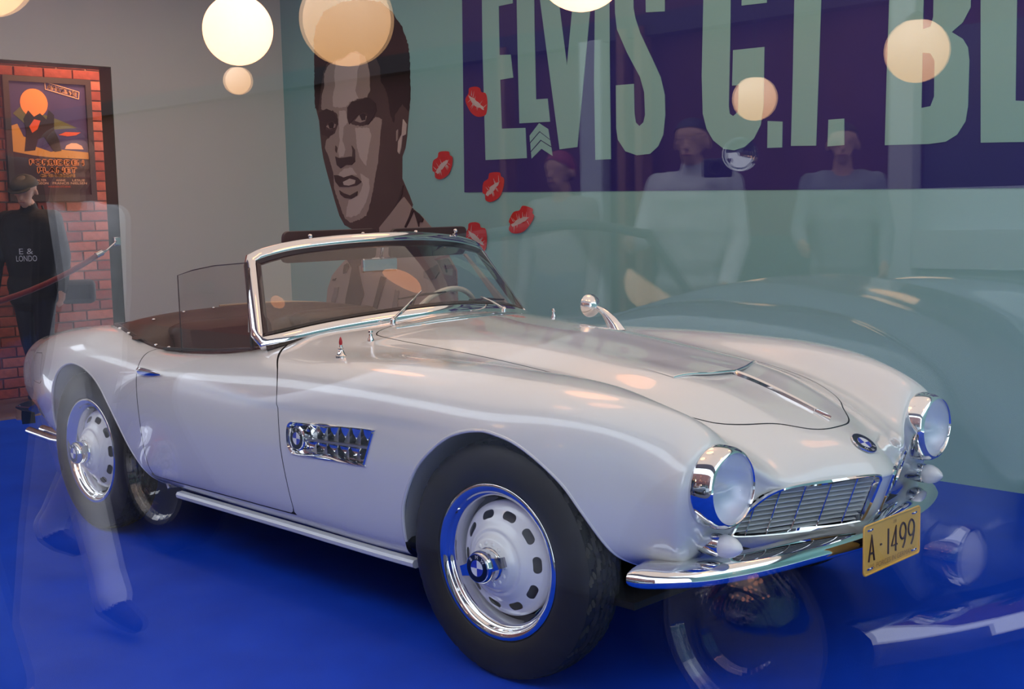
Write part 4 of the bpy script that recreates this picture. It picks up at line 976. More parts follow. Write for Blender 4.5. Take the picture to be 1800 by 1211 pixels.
# white inner pillar on the far side, inside mirror and sun visors
for s in (1, -1):
    a, b = Vector((-1.345, s*.655, .90)), Vector((-1.525, s*.560, 1.135)); mb = MB(); vs = []
    for k in range(9):
        t = k/8; c_ = a.lerp(b, t); w = .052*(1-t)**1.2+.016
        vs += [c_+Vector((-.01, 0, 0)), c_+Vector((-w*.9, -s*.004, -.0)), c_+Vector((-w*.9, -s*.02, 0)), c_+Vector((-.01, -s*.016, 0))]
    mb.add(vs, [(k*4+j, k*4+(j+1) % 4, (k+1)*4+(j+1) % 4, (k+1)*4+j) for k in range(8) for j in range(4)]+[(0, 1, 2, 3), (32, 33, 34, 35)]); mb.build('inner_pillar', M['cream'], ws)
for y0, y1 in ((-.405, .05), (.125, .545)):
    mb = MB(); R = Matrix.Rotation(math.radians(8), 3, 'Y'); c_ = Vector((-1.52, (y0+y1)/2, 1.203-.05*((y0+y1)/2)**2)); hh, hw = .061, (y1-y0)/2; rp = []
    for cx, cy, a0 in ((hw-.022, hh-.022, 0), (-hw+.022, hh-.022, 90), (-hw+.022, -hh+.022, 180), (hw-.022, -hh+.022, 270)):
        rp += [(cx+.022*math.cos(math.radians(a0+q)), cy+.022*math.sin(math.radians(a0+q))) for q in (0, 22, 45, 67, 90)]
    mb.prism(rp, -.016, lambda a, b, c, c_=c_, R=R: c_+R @ Vector((c, a, b+(-.10*a*a)))); vo = mb.build('sun_visor', M['visor'], car, smooth=False, bevel=.005)
    for yy in (y0+.08, y1-.12):
        mb = MB(); mb.tube([(-1.45, yy, 1.222), (-1.512, yy, 1.216)], .006, n=10); mb.ball((-1.455, yy, 1.238), .010, 10, 8); mb.build('hinge', M['chrome'], vo)
mb = MB(); mb.box((-1.44, -.005, 1.115), (.018, .175, .056)); rv = mb.build('rear_view_mirror', M['chrome'], car, bevel=.006, smooth=False)
mb = MB(); mb.tube([(-1.435, 0, 1.14), (-1.412, 0, 1.215)], .006); mb.build('stem', M['chrome'], rv)
# wipers and washers
def wiper(p0, p1, b0, b1):
    p0, p1, b0, b1 = map(Vector, (p0, p1, b0, b1))
    w = bpy.data.objects.new('wiper', None); COL.objects.link(w); w.parent = car; w.empty_display_size = .1
    mb = MB(); mb.lathe([(-.02, .011), (.008, .011), (.014, .008), (.018, .003)], p0, (.1, 0, 1), 16); mb.tube([p0+Vector((0, 0, .008)), p0.lerp(p1, .5)+Vector((.004, 0, .006)), p1], [.0055, .0045, .0035], n=8); mb.build('arm', M['chrome'], w)
    mb = MB(); mid = (b0+b1)/2; u = Vector((.010, 0, .006)); mb.tube([b0, mid+u*.2, b1], [.003, .0042, .003], n=8); mb.tube([b0.lerp(b1, .2)+u*.2, mid+u, b0.lerp(b1, .8)+u*.2], .003, n=8); mb.build('blade', M['seal'], w)
wiper((-1.04, -.27, .925), (-1.18, -.01, 1.018), (-1.185, -.12, .995), (-1.205, .14, 1.005))
wiper((-1.03, .29, .925), (-1.215, .34, .972), (-1.20, .26, .965), (-1.275, .53, .945))
for x, y in ((-.905, -.48), (-.93, .47)):
    p, nn = on_top(x, y); mb = MB(); mb.lathe([(-.004, .012), (.006, .011), (.012, .007), (.024, .006), (.028, .009), (.034, .008), (.037, .002)], p, (0, 0, 1), 14); mb.build('washer_jet', M['chrome'], car)
# right door glass, wound up
mb = MB(); SG = [(-1.335, -.682, .845), (-1.60, -.683, .81), (-1.83, -.683, .80), (-1.905, -.642, 1.095), (-1.80, -.637, 1.117), (-1.65, -.632, 1.137), (-1.46, -.612, 1.150)]
mb.add(SG+[(p[0], p[1]+.005, p[2]) for p in SG], [(0, 1, 5, 6), (1, 2, 3, 4), (1, 4, 5), (13, 12, 8, 7), (11, 10, 9, 8), (12, 11, 8)]+[(k, k+7, (k+1) % 7+7, (k+1) % 7) for k in range(7)])
mb.build('door_glass', thin_glass('door_window_glass', (.93, .95, .94), .06), car, smooth=False)
mb = MB(); mb.tube([SG[0], SG[6]], .006, n=8); mb.tube([SG[6], SG[5], SG[4], SG[3], SG[2]], .0022, n=6); mb.build('door_glass_edge', M['seal'], car)
mb = MB(); mb.tube([(-1.33, -.676, .848), (-1.6, -.676, .823), (-1.83, -.678, .812), (-1.97, -.682, .806)], .006, n=8); mb.build('door_glass_seal', M['seal'], car)
# ---------------------------------------------------------------- cockpit
def surf(name, f, us, vs_, m, parent=car):
    mb = MB(); P = [f(u, v) for u in us for v in vs_]; a = len(vs_)
    mb.add(P, [(i*a+j, i*a+j+1, (i+1)*a+j+1, (i+1)*a+j) for i in range(len(us)-1) for j in range(a-1)]); return mb.build(name, m, parent)
mb = MB(); CP = smooth_poly(COCK, 3); vs = []
for x, y in CP: vs += [(x, y, on_top(x, y)[0][2] if False else .82), (x, y*.985, .79), (x, y*.97, .45)]
# padded cockpit edge and inside walls
edge = [tuple(on_top(x*1.0, y)[0]) for x, y in CP]
mb.tube(edge+edge[:1], .011, n=8, cap=False); mb.build('cockpit_edge', M['leather'], car)
mb = MB(); vs = []; nC = len(CP)
for (x, y), e in zip(CP, edge): vs += [(e[0], e[1], e[2]), (x, y*.965, e[2]-.06), (x, y*.95, .30)]
mb.add(vs, [(k*3+j, ((k+1) % nC)*3+j, ((k+1) % nC)*3+j+1, k*3+j+1) for k in range(nC) for j in range(2)]); mb.build('cockpit_trim', M['leather'], car)
mb = MB(); mb.box((-1.75, 0, .305), (1.3, 1.2, .02)); mb.build('cockpit_carpet', M['dark'], car)
def dash(u, v):
    y = -.60+1.20*u; x0 = -1.20-.22*(y/.6)**2; a = math.pi*v
    return (x0-.05-.07*math.sin(a)-.03*v, y, .90-.06*(y/.6)**2-.23*v)
surf('dashboard', dash, np.linspace(0, 1, 15), np.linspace(0, 1, 9), M['leather'])
def seat(y):
    st = bpy.data.objects.new('seat', None); COL.objects.link(st); st.parent = car; st.empty_display_size = .1
    mb = MB(); mb.box((-1.83, y, .43), (.50, .46, .17)); mb.build('seat_cushion', M['leather'], st, bevel=.05)
    mb = MB(); mb.box((-2.13, y, .64), (.15, .47, .50), Matrix.Rotation(math.radians(-14), 3, 'Y')); mb.build('seat_back', M['leather'], st, bevel=.05)
for y in (-.30, .30): seat(y)
# folded hood under its leather cover
def cover(u, v):
    y = -.69+1.38*u; e = abs(y)/.69; xf = -2.10-.04*e; xr = -2.80+.42*e**4*1.0; x = xf+(xr-xf)*v
    zt = .921-.035*e**2-.058*e**6
    k = math.sin(math.pi*min(max(v, 0), 1))**.45 if 0 < v < 1 else 0
    lo = .845 if v > .5 else .70
    lo = lo*(1-e**4)+e**4*.835
    return (x, y, lo+(zt-.045*max(v-.3, 0)-lo)*k)
tc = surf('hood_cover', cover, np.linspace(0, 1, 41), np.linspace(0, 1, 17), M['leather'])
for q in ((-2.37, -.662), (-2.275, -.672), (-2.04, -.678), (-1.955, -.668), (-1.86, -.66)):
    p, nn = on_top(*q); mb = MB(); mb.ball(p+nn*.012, .008, 12, 8, (1, 1, .6)); mb.build('press_stud', M['chrome'], car)
for u in (.13, .25, .36, .5):
    p = Vector(cover(u, .42)); mb = MB(); mb.ball(p+Vector((0, 0, .004)), .008, 12, 8, (1, 1, .6)); mb.build('press_stud', M['chrome'], tc)
mb = MB(); mb.tube([Vector(cover(u, .62))+Vector((-.02, 0, .002)) for u in np.linspace(.45, .88, 20)], .006, n=8); mb.build('piping', M['beige'], tc)
# steering wheel
sw = bpy.data.objects.new('steering_wheel', None); COL.objects.link(sw); sw.parent = car; sw.empty_display_size = .1
ax = Vector((-.90, 0, .43)).normalized(); sc_ = Vector((-1.495, .36, .822)); u_ = Vector((0, 1, 0)); w_ = ax.cross(u_)
mb = MB(); ring = [sc_+(u_*math.cos(2*math.pi*k/48)+w_*math.sin(2*math.pi*k/48))*.195 for k in range(49)]
mb.tube(ring, .0115, n=10, cap=False); mb.build('rim', M['cream'], sw)
mb = MB(); mb.lathe([(-.03, .03), (.01, .034), (.02, .028), (.024, .001)], sc_-ax*.03, ax, 24); mb.build('hub', M['cream'], sw)
for a in (90, 210, 330):
    t = math.radians(a); mb = MB(); mb.tube([sc_-ax*.03, sc_+(u_*math.cos(t)+w_*math.sin(t))*.19], .008, n=8); mb.build('spoke', M['cream'], sw)
mb = MB(); mb.tube([sc_-ax*.03, sc_-ax*.42], .022, n=14); mb.build('column', M['cream'], sw)
# ---------------------------------------------------------------- globe lamps
def globe_lamp(label, c, r, top, group, name='globe_lamp', m=None):
    t = thing(name, label, 'lamp', (c[0], c[1], c[2]), group)
    mb = MB(); mb.ball((0, 0, 0), r, 40, 24); mb.build('globe', m or M['globe'], t)
    mb = MB(); mb.lathe([(r*.93, r*.36), (r*1.02, r*.36), (r*1.10, r*.26), (r*1.22, r*.10), (r*1.26, .004)], (0, 0, 0), (0, 0, 1), 24); mb.build('cap', M['brass'], t)
    mb = MB(); mb.tube([(0, 0, r*1.2), (0, 0, top-c[2])], .005, n=8); mb.build('cord', M['seal'], t)
    if top < 3.1:
        mb = MB(); mb.lathe([(0, .05), (-.02, .05), (-.035, .02)], (0, 0, top-c[2]), (0, 0, 1), 24); mb.build('ceiling_rose', M['brass'], t)
    return t
GL = 'opal globe lamps over the white roadster'
globe_lamp('bright cream globe lamp hanging in front of the grey-green side wall', (-2.23, -.11, 2.12), .15, 3.0, GL)
globe_lamp('bright cream globe lamp cut by the top edge before the letters L and V', (-.21, -.14, 2.09), .15, 3.0, GL)
for x, y, lab in ((1.8, -.14, "opal globe lamp hanging above and ahead of the roadster's number plate"), (.9, 1.35, 'opal globe lamp hanging nearest to the back wall'), (-1.15, .86, "large opal globe lamp hanging above the windscreen's far half"), (-.66, -.80, 'opal globe lamp hanging above the near front wing')):
    globe_lamp(lab, (x, y, 2.62), .27 if x == -1.15 else .15, 3.0 if x != -1.15 else 3.0, GL)
OG = 'opal globe lamps over the street'
M['street_globe'] = mat('lit_street_globe', (.9, .85, .75), .4, emit=(1, .52, .21), es=4.4)
for x, y, z, r, lab in ((-2.19, -4.85, 2.21, .21, "large globe lamp mirrored in the window before the portrait's hair"), (-1.80, -7.58, 1.95, .13, 'globe lamp mirrored in the window beside the letter G'),
                        (-1.0, -8.03, 2.18, .18, 'globe lamp mirrored in the window over the letter B'), (-5.42, -6.31, 2.30, .10, 'smallest globe lamp, mirrored just below the bright hanging globe'),
                        (-2.18, -3.21, 2.22, .15, "globe lamp mirrored at the window's top left corner")):
    globe_lamp(lab, (x, y, z), r, 3.4, OG, m=M['street_globe'])
# ---------------------------------------------------------------- framed film poster on the brick wall
def px_(u, v, h=0): return Vector((-6.575+h, PY0+(PY1-PY0)*u, PZ0+(PZ1-PZ0)*v))
PY0, PY1, PZ0, PZ1 = .653, 1.327, 1.457, 2.372
po = thing('film_poster', 'framed film poster with orange lettering on the brick wall beyond the doorway', 'poster', (-6.59, .99, 1.457))
def pbuild(mb, name, m, parent=po, **k):
    if parent is po: mb.v = [tuple(Vector(v)-po.location) for v in mb.v]
    return mb.build(name, m, parent, smooth=False, fix=False, **k)
def pquad(pts, h, mb=None): mb = mb or MB(); mb.prism(pts, .0008, lambda a, b, c: px_(a, b, h+c)); return mb
M['pframe'] = mat('dark_wood_frame', (.028, .012, .012), .4)
for a, b in (((0, 0), (1, .05)), ((0, .955), (1, 1)), ((0, .05), (.065, .955)), ((.935, .05), (1, .955))):
    p0, p1 = px_(*a, -.015), px_(*b, .02); mb = MB(); mb.box((p0+p1)/2, [abs(k) for k in (p1-p0)]); pbuild(mb, 'frame_rail', M['pframe'])
col = lambda n, c: mat(n, c, .5, spec=.3)
PC = {'night': col('poster_night', (.045, .030, .10)), 'dusk': col('poster_dusk', (.030, .012, .016)), 'orange': col('poster_orange', (.75, .22, .06)), 'ochre': col('poster_ochre', (.50, .22, .05)), 'dark': col('poster_black', (.018, .008, .012)),
      'pale': col('poster_pale', (.72, .36, .22)), 'red': col('poster_red', (.55, .07, .02)), 'green': col('poster_green', (.10, .09, .035))}
pbuild(pquad([(.06, .045), (.94, .045), (.94, .96), (.06, .96)], .0), 'sheet', PC['night'])
pbuild(pquad([(.06, .05), (.94, .05), (.94, .36), (.06, .40)], .0012), 'title_ground', PC['dusk'])
pbuild(pquad([(.06, .40), (.06, .60), (.14, .62), (.20, .52), (.27, .50), (.33, .44), (.50, .40), (.62, .42), (.94, .40), (.94, .345), (.5, .355), (.3, .37)], .0016), 'sand_hills', PC['ochre'])
pbuild(pquad([(.10, .70), (.22, .78), (.36, .72), (.62, .66), (.82, .60), (.52, .58), (.26, .60)], .0014), 'cloud_bank', PC['green'])
ang = [2*math.pi*k/28 for k in range(28)]
pbuild(pquad([(.34+.155*math.cos(t), .79+.115*math.sin(t)) for t in ang], .002), 'sun_disc', PC['orange'])
pbuild(pquad([(.20, .40), (.235, .56), (.21, .66), (.27, .73), (.33, .68), (.40, .71), (.47, .66), (.50, .74), (.56, .70), (.55, .58), (.60, .50), (.62, .41), (.54, .40), (.43, .52), (.36, .50), (.32, .41)], .0024), 'rock_tower', PC['dark'])
pbuild(pquad([(.27, .60), (.33, .66), (.40, .65), (.36, .58), (.30, .55)], .0028), 'rock_glint', PC['red'])
pbuild(pquad([(.66, .425), (.88, .425), (.86, .455), (.80, .475), (.74, .475), (.68, .455)], .0026), 'observatory', PC['pale'])
pbuild(pquad([(.60, .54), (.68, .565), (.86, .565), (.80, .54), (.70, .53)], .0026), 'red_cloud', PC['red'])
def ptext(name, txt, u, v, w, h, m, shear=0, tilt=0, bold=.0):
    mb = MB(); vs, fs = text_mesh(txt, 1.0); xs = [q[0] for q in vs]; ys = [q[1] for q in vs]; mx, my = (max(xs)+min(xs))/2, (max(ys)+min(ys))/2; W_, H_ = max(xs)-min(xs), max(ys)-min(ys)
    for ox, oy in ((0, 0), (bold, 0), (-bold, 0), (0, bold*.7), (0, -bold*.7)) if bold else ((0, 0),):
        mb.add([px_(u+(q[0]-mx)/W_*w+ox, v+(q[1]-my)/H_*h+oy+tilt*(q[0]-mx)/W_*w, .0036) for q in vs], fs)
    pbuild(mb, name, m)
ptext('title', 'FORBIDDEN', .56, .315, .62, .042, PC['orange'], bold=.008)
ptext('title', 'PLANET', .56, .252, .45, .042, PC['orange'], bold=.008)
ptext('credit', 'CINEMASCOPE', .56, .207, .40, .020, PC['ochre'], bold=.004)
for u, a, b in ((.35, 'WALTER', 'PIDGEON'), (.59, 'ANNE', 'FRANCIS'), (.80, 'LESLIE', 'NIELSEN')):
    ptext('credit', a, u, .170, .15 if a != 'ANNE' else .11, .017, PC['pale']); ptext('credit', b, u, .145, .19, .019, PC['pale'])
ptext('credit', 'WARREN STEVENS', .57, .117, .26, .014, PC['red'])
st = [(.50, .935), (.885, .86), (.895, .915), (.51, .985-.0)]
mb = MB()
q = [(.475, .905), (.475, .965), (.865, .895), (.855, .838)]
for a, b in zip(q, q[1:]+q[:1]): mb.tube([px_(*a, .004), px_(*b, .004)], .0035, n=6)
pbuild(mb, 'stamp_border', PC['pale'])
ptext('stamp', 'AMAZING!', .667, .901, .33, .034, PC['pale'], tilt=-.17, bold=.004)
# ---------------------------------------------------------------- red rope with chrome hooks across the doorway
def catenary(a, b, sag, n=24): return [tuple(Vector(a).lerp(Vector(b), k/n)-Vector((0, 0, sag*4*(k/n)*(1-k/n)))) for k in range(n+1)]
rp = thing('barrier_rope', 'dark red barrier rope hung across the doorway', 'rope', (-5.5, .1, .85))
L = lambda P: [tuple(Vector(p)-rp.location) for p in P]
mb = MB(); mb.tube(L(catenary((-5.5, .80, 1.078), (-5.5, -1.55, 1.08), .33)), .019, n=12); mb.build('rope', noisy(mat('red_rope', (.16, .006, .012), .7, sheen=.3), (.13, .005, .010), (.19, .008, .015), 40), rp)
mb = MB(); mb.lathe([(0, .021), (.05, .021), (.06, .012), (.085, .008)], L([(-5.5, .775, 1.068)])[0], (0, 1, .42), 16); mb.tube(L([(-5.5, .85, 1.10), (-5.5, .915, 1.15), (-5.52, .935, 1.165), (-5.54, .945, 1.150)]), .005, n=8); mb.build('hook', M['chrome'], rp)
mb = MB(); mb.box(L([(-5.545, .955, 1.16)])[0], (.03, .05, .06)); mb.build('wall_eye', M['chrome'], rp, bevel=.006)
# ---------------------------------------------------------------- people
SKIN = noisy(mat('skin', (.50, .27, .19), .5), (.47, .25, .17), (.53, .29, .21), 12)
def clothm(n, c): return noisy(mat(n, c, .8), tuple(k*.86 for k in c), tuple(min(k*1.12, 1) for k in c), 9, bump=.35, bscale=14, dist=.01)
HAIRM = {}
def figure(label, loc, head_to, H=1.72, heading=0.0, top=None, legs=None, shoe=None, hair=(.03, .02, .015), step=.0, arms=((.1, .2), (.1, .2)), jacket=0, sleeve=1.0, group=None, hairlong=False, tilt=.0, trouser=1.0, elbow_out=.10):
    """one continuous body: swept limbs fused by a voxel skin, cloth and skin told apart face by face"""
    k = H/1.75; t = thing('person', label, 'person', loc, group, heading); prims = []
    def cap(p, q, r0, r1, m): prims.append((Vector(p)*k, Vector(q)*k, r0*k, r1*k, m))
    T, Lg, Sh, Sk = 0, 1, 2, 3
    hip = .93; pel = Vector((0, 0, hip))
    for s in (1, -1):
        a = step*s; th = .43; kn = Vector((th*math.sin(a)+.0, s*.10, hip-.02-th*math.cos(a))); b = a-(.12+.5*abs(step) if a < 0 else .06); an = kn+Vector((.42*math.sin(b), 0, -.42*math.cos(b)))
        cap((0, s*.085, hip), kn, .098, .066, Lg); cut = kn.lerp(an, trouser); cap(kn, cut, .066, .055, Lg)
        if trouser < 1: cap(cut, an, .046, .038, Sk)
        else: cap(cut.lerp(kn, .15), an, .058, .062, Lg)
        an = Vector((an.x, an.y, an.z)); pitch = .35*max(0, -a)
        cap(an+Vector((-.03, 0, -.045)), an+Vector((.06, 0, -.055)), .040, .044, Sh); cap(an+Vector((.06, 0, -.055)), an+Vector((.17, s*.012, -.065-pitch*.05)), .044, .032, Sh)
    cap((0, -.06, hip+.02), (0, .06, hip+.02), .115, .115, Lg)
    w = .118+jacket*.02
    for s in (1, -1):
        cap((0, s*.060, .95), (-.005, s*.052, 1.08), .112, w, T if jacket else Lg); cap((-.005, s*.052, 1.06), (0, s*.068, 1.24), w, w+.004, T); cap((0, s*.068, 1.22), (0, s*.088, 1.37), w+.004, w-.004, T); cap((0, s*.09, 1.36), (-.008, s*.10, 1.43), .10, .075, T)
    cap((-.01, -.05, 1.06), (-.01, .05, 1.06), w, w, T); cap((0, -.065, 1.22), (0, .065, 1.22), w+.006, w+.006, T); cap((0, -.085, 1.36), (0, .085, 1.36), w-.004, w-.004, T); cap((-.01, -.13, 1.435), (-.01, .13, 1.435), .062+jacket*.01, .062+jacket*.01, T)
    if jacket: cap((0, -.075, .93), (0, .075, .93), .125, .125, T); cap((0, -.07, .84), (0, .07, .84), .122, .122, T)
    cap((-.01, 0, 1.44), (.01, 0, 1.55), .058, .052, Sk)
    if jacket: cap((-.02, 0, 1.45), (-.005, 0, 1.515), .075, .066, T)
    hc = Vector((.025+.03*tilt, 0, 1.635)); R = Matrix.Rotation(tilt*.6, 3, 'Y')
    hp = lambda x, y, z: hc+R @ Vector((x, y, z))
    cap(hp(-.018, 0, .035), hp(.012, 0, .038), .083, .080, Sk); cap(hp(.012, 0, .02), hp(.040, 0, -.055), .074, .046, Sk); cap(hp(.048, 0, -.062), hp(.052, 0, -.075), .034, .028, Sk)
    cap(hp(.083, 0, .018), hp(.103, 0, -.022), .010, .0145, Sk); cap(hp(.080, -.022, -.052), hp(.080, .022, -.052), .0115, .0115, Sk)
    for s in (1, -1):
        cap(hp(-.005, s*.079, .012), hp(-.012, s*.084, -.018), .017, .013, Sk); cap(hp(.074, s*.016, .040), hp(.068, s*.046, .038), .010, .009, Sk)
    for s, (fw, bend) in zip((1, -1), arms):
        sh = Vector((-.01, s*.185, 1.435)); el = sh+Vector((.29*math.sin(fw), s*elbow_out*.6, -.29*math.cos(fw))); a = fw+bend; wr = el+Vector((.255*math.sin(a), -s*.03*bend, -.255*math.cos(a)))
        cap(sh, el, .056+jacket*.012, .045+jacket*.010, T); c_ = el.lerp(wr, max(min(sleeve*2-1, 1), .02)) if sleeve < 1 else wr
        if sleeve >= .55: cap(el, c_, .046+jacket*.008, .038+jacket*.008, T)
        cap(c_, wr, .036, .028, Sk)
        d = (wr-el).normalized(); side_ = Vector((0, s, 0)); fr = d.cross(side_).normalized()
        pm = wr+d*.075; cap(wr, pm, .026, .026, Sk); cap(wr+d*.03+fr*.02, pm+fr*.026, .020, .018, Sk); cap(wr+d*.03-fr*.02, pm-fr*.026, .020, .018, Sk)
        for f_, (o, l) in enumerate(((-.036, .066), (-.012, .076), (.012, .070), (.034, .054))):
            b0 = pm+fr*o; b1 = b0+d*l*.5-side_*.008; cap(b0, b1, .0105, .0095, Sk); cap(b1, b1+d*l*.42-side_*.022, .0095, .008, Sk)
        tb = wr+d*.02-fr*.028; cap(tb, tb+d*.038-fr*.020-side_*.008, .012, .0105, Sk); cap(tb+d*.038-fr*.020-side_*.008, tb+d*.066-fr*.022-side_*.020, .0105, .0085, Sk)
    mb = MB()
    for p, q, r0, r1, m in prims:
        n_ = 14; d = q-p; L_ = d.length; P = []; r_ = []
        for j in range(5): a = math.pi/2*(1-j/5); P.append(p-d.normalized()*r0*math.sin(a)); r_.append(r0*math.cos(a)+1e-4)
        P.append(p); r_.append(r0); P.append(q); r_.append(r1)
        for j in range(1, 6): a = math.pi/2*j/5; P.append(q+d.normalized()*r1*math.sin(a)); r_.append(max(r1*math.cos(a), 1e-4))
        mb.tube(P, r_, n=n_)
    o = mb.build('body', [top, legs, shoe, SKIN], t)
    md = o.modifiers.new('skin', 'REMESH'); md.mode = 'VOXEL'; md.voxel_size = .0085*k; md.use_smooth_shade = True
    sm = o.modifiers.new('smooth', 'SMOOTH'); sm.iterations = 9; sm.factor = .5
    bpy.context.view_layer.update()
    me = bpy.data.meshes.new_from_object(o.evaluated_get(bpy.context.evaluated_depsgraph_get())); o.modifiers.clear(); old = o.data; o.data = me; bpy.data.meshes.remove(old)
    me.materials.clear()
    for m in (top, legs, shoe, SKIN): me.materials.append(m)
    nF = len(me.polygons); ct = np.empty(nF*3); me.polygons.foreach_get('center', ct); ct = ct.reshape(-1, 3); best = np.full(nF, 1e9); mi = np.zeros(nF, int)
    for p, q, r0, r1, m in prims:
        p, q = np.array(p), np.array(q); ab = q-p; tt = np.clip(((ct-p)@ab)/(ab@ab+1e-12), 0, 1); ds = np.linalg.norm(ct-p-tt[:, None]*ab, axis=1)-(r0+(r1-r0)*tt)
        u = ds < best; best[u] = ds[u]; mi[u] = m
    me.polygons.foreach_set('material_index', mi); me.polygons.foreach_set('use_smooth', [True]*nF)
    for s in (1, -1):
        mb = MB(); mb.ball(hp(.068, s*.031, .022)*k, .0125*k, 14, 10); mb.cur = 1; mb.ball(hp(.0765, s*.031, .021)*k, .0055*k, 10, 6); mb.build('eye', [M['ewhite'], M['black']], t)
    mb = MB(); mb.tube([hp(.090, y, -.052-abs(y)*.12)*k for y in (-.026, -.012, 0, .012, .026)], [.002, .004, .0045, .004, .002], n=8, squash=None); mb.build('lips', mat('lip_skin', (.36, .13, .11), .45) if 'lip_skin' not in bpy.data.materials else bpy.data.materials['lip_skin'], t)
    key = tuple(hair)
    if key not in HAIRM: HAIRM[key] = noisy(mat('hair_colour', hair, .55), tuple(c*.7 for c in hair), tuple(c*1.3 for c in hair), 40)
    mb = MB(); n_, m_ = 24, 12; vs = []
    for i in range(m_+1):
        for j in range(n_):
            az = 2*math.pi*j/n_; lim = 1.05+.55*(.5-.5*math.cos(az))*1.25 if not hairlong else 1.05+1.1*(.5-.5*math.cos(az))**.6; ph = lim*i/m_
            vs.append(hp(.102*math.sin(ph)*math.cos(az)-.006, .089*math.sin(ph)*math.sin(az), .038+.096*math.cos(ph)*(1 if ph < 1.6 else 1.6))*k)
    mb.add(vs, [(i*n_+j, i*n_+(j+1) % n_, (i+1)*n_+(j+1) % n_, (i+1)*n_+j) for i in range(m_) for j in range(n_)]); mb.build('hair', HAIRM[key], t)
    return t, hp, k
black_cloth = clothm('black_anorak', (.012, .011, .013)); darkblue = clothm('navy_trousers', (.010, .011, .022)); shoe_m = clothm('dark_shoes', (.012, .010, .009))
man, hp, k = figure('person in flat cap and black jacket standing by the brick wall', (-6.20, .63, 0), None, H=1.62, heading=math.radians(-48), top=black_cloth, legs=darkblue, shoe=shoe_m, hair=(.10, .085, .07), step=.20, arms=((.05, .15), (.12, .32)), jacket=1, tilt=.45, elbow_out=.12)
mb = MB(); n_ = 28; vs = []
for i, (ph, rz) in enumerate(((0, 1), (.35, 1), (.7, 1), (1.0, 1.02), (1.25, 1.06), (1.45, 1.03), (1.55, .98))):
    for j in range(n_):
        az = 2*math.pi*j/n_; f = 1+.16*max(math.cos(az), 0)
        vs.append(hp((.118*math.sin(ph)*math.cos(az)*f)-.002, .105*math.sin(ph)*math.sin(az), .052+.088*math.cos(ph)*(1-.25*max(math.cos(az), 0)))*k)
mb.add(vs, [(i*n_+j, i*n_+(j+1) % n_, (i+1)*n_+(j+1) % n_, (i+1)*n_+j) for i in range(6) for j in range(n_)])
br = [hp(.085+.075*math.cos(a), .088*math.sin(a), .055-.018*math.cos(a))*k for a in np.linspace(-1.5, 1.5, 13)]; inn = [hp(.075+.02*math.cos(a), .075*math.sin(a), .062)*k for a in np.linspace(-1.5, 1.5, 13)]
n0 = 13; mb.add(br+inn+[p-Vector((0, 0, .006)) for p in br]+[p-Vector((0, 0, .006)) for p in inn], [(i, i+1, n0+i+1, n0+i) for i in range(12)]+[(2*n0+i, 3*n0+i, 3*n0+i+1, 2*n0+i+1) for i in range(12)]+[(i, 2*n0+i, 2*n0+i+1, i+1) for i in range(12)])
mb.build('flat_cap', clothm('grey_tweed', (.045, .040, .036)), man)
M['shirtprint'] = mat('white_shirt_print', (.55, .55, .58), .7)
for txt, z, w in (('E &', 1.205, .10), ('LONDO', 1.150, .15)):
    mb = MB(); vs, fs = text_mesh(txt, .058); xs = [q[0] for q in vs]; mx = (max(xs)+min(xs))/2; W_ = max(xs)-min(xs)
    mb.add([Vector((.150+.010*(1-((q[0]-mx)/W_*w/.12)**2), .035+(q[0]-mx)/W_*w, z*k/1.0*.985+q[1])) for q in vs], fs); mb.build('shirt_lettering', M['shirtprint'], man, smooth=False, fix=False)
bag = tag(None or MB().box((0, 0, 0), (.13, .24, .17)).build('shoulder_bag', clothm('black_nylon', (.010, .009, .010)), bevel=.035), 'small black bag hanging at the hip of the person in the flat cap', 'bag'); bag.location = (-5.99, .86, .80); bag.rotation_euler = (0, 0, -.5)
mb = MB(); mb.tube([(0, -.10, .07), (-.12, -.16, .40), (-.17, -.22, .62)], .008, n=8); mb.build('strap', M['seal'], bag)
# ---------------------------------------------------------------- the street in front of the window (seen mirrored in the glass)
mb = MB(); mb.box((-4, -9.6, -.06), (40, 14.6, .1)); structure(mb.build('road', noisy(mat('dark_asphalt', (.030, .030, .034), .85), (.024, .024, .028), (.038, .038, .042), 14, bump=.4, bscale=90), smooth=False))
mb = MB(); mb.box((-4, -2.93, -.05), (40, 1.36, .12)); structure(mb.build('pavement', noisy(mat('grey_paving', (.06, .06, .066), .85), (.05, .05, .055), (.07, .07, .076), 5), smooth=False))
bl = thing('building', 'dark red shop building with pale window frames across the street', 'building', (-1.4, -8.6, 0))
def bbox_(name, c, d, m): mb = MB(); mb.box(Vector(c)-bl.location, d); return mb.build(name, m, bl, smooth=False)
M['maroon'] = noisy(mat('maroon_render', (.10, .03, .035), .8), (.08, .022, .028), (.12, .036, .04), 3); M['paleframe'] = mat('pale_painted_frame', (.42, .44, .48), .6); M['timber'] = noisy(mat('brown_timber', (.20, .07, .03), .6), (.17, .06, .025), (.23, .085, .04), 8)
M['darkbeam'] = mat('dark_beam', (.02, .018, .03), .7); M['shopdark'] = mat('dark_shop_interior', (.03, .05, .06), .4); M['bluegrey'] = mat('blue_grey_panel', (.46, .52, .58), .7)
bbox_('wall', (-6, -8.85, 3.6), (29, .3, 7.3), M['maroon'])
bbox_('beam', (-4, -8.62, 2.66), (22, .16, .16), M['darkbeam'])
bbox_('shop_panel', (3.2, -8.66, .70), (9.0, .08, 1.4), M['bluegrey'])
bbox_('shop_panel', (-3.6, -8.67, .55), (4.4, .06, 1.1), M['shopdark'])
for x in (-1.35, 2.0, 5.0): bbox_('pillar', (x, -8.58, 1.35), (.16, .12, 2.5), M['paleframe'])
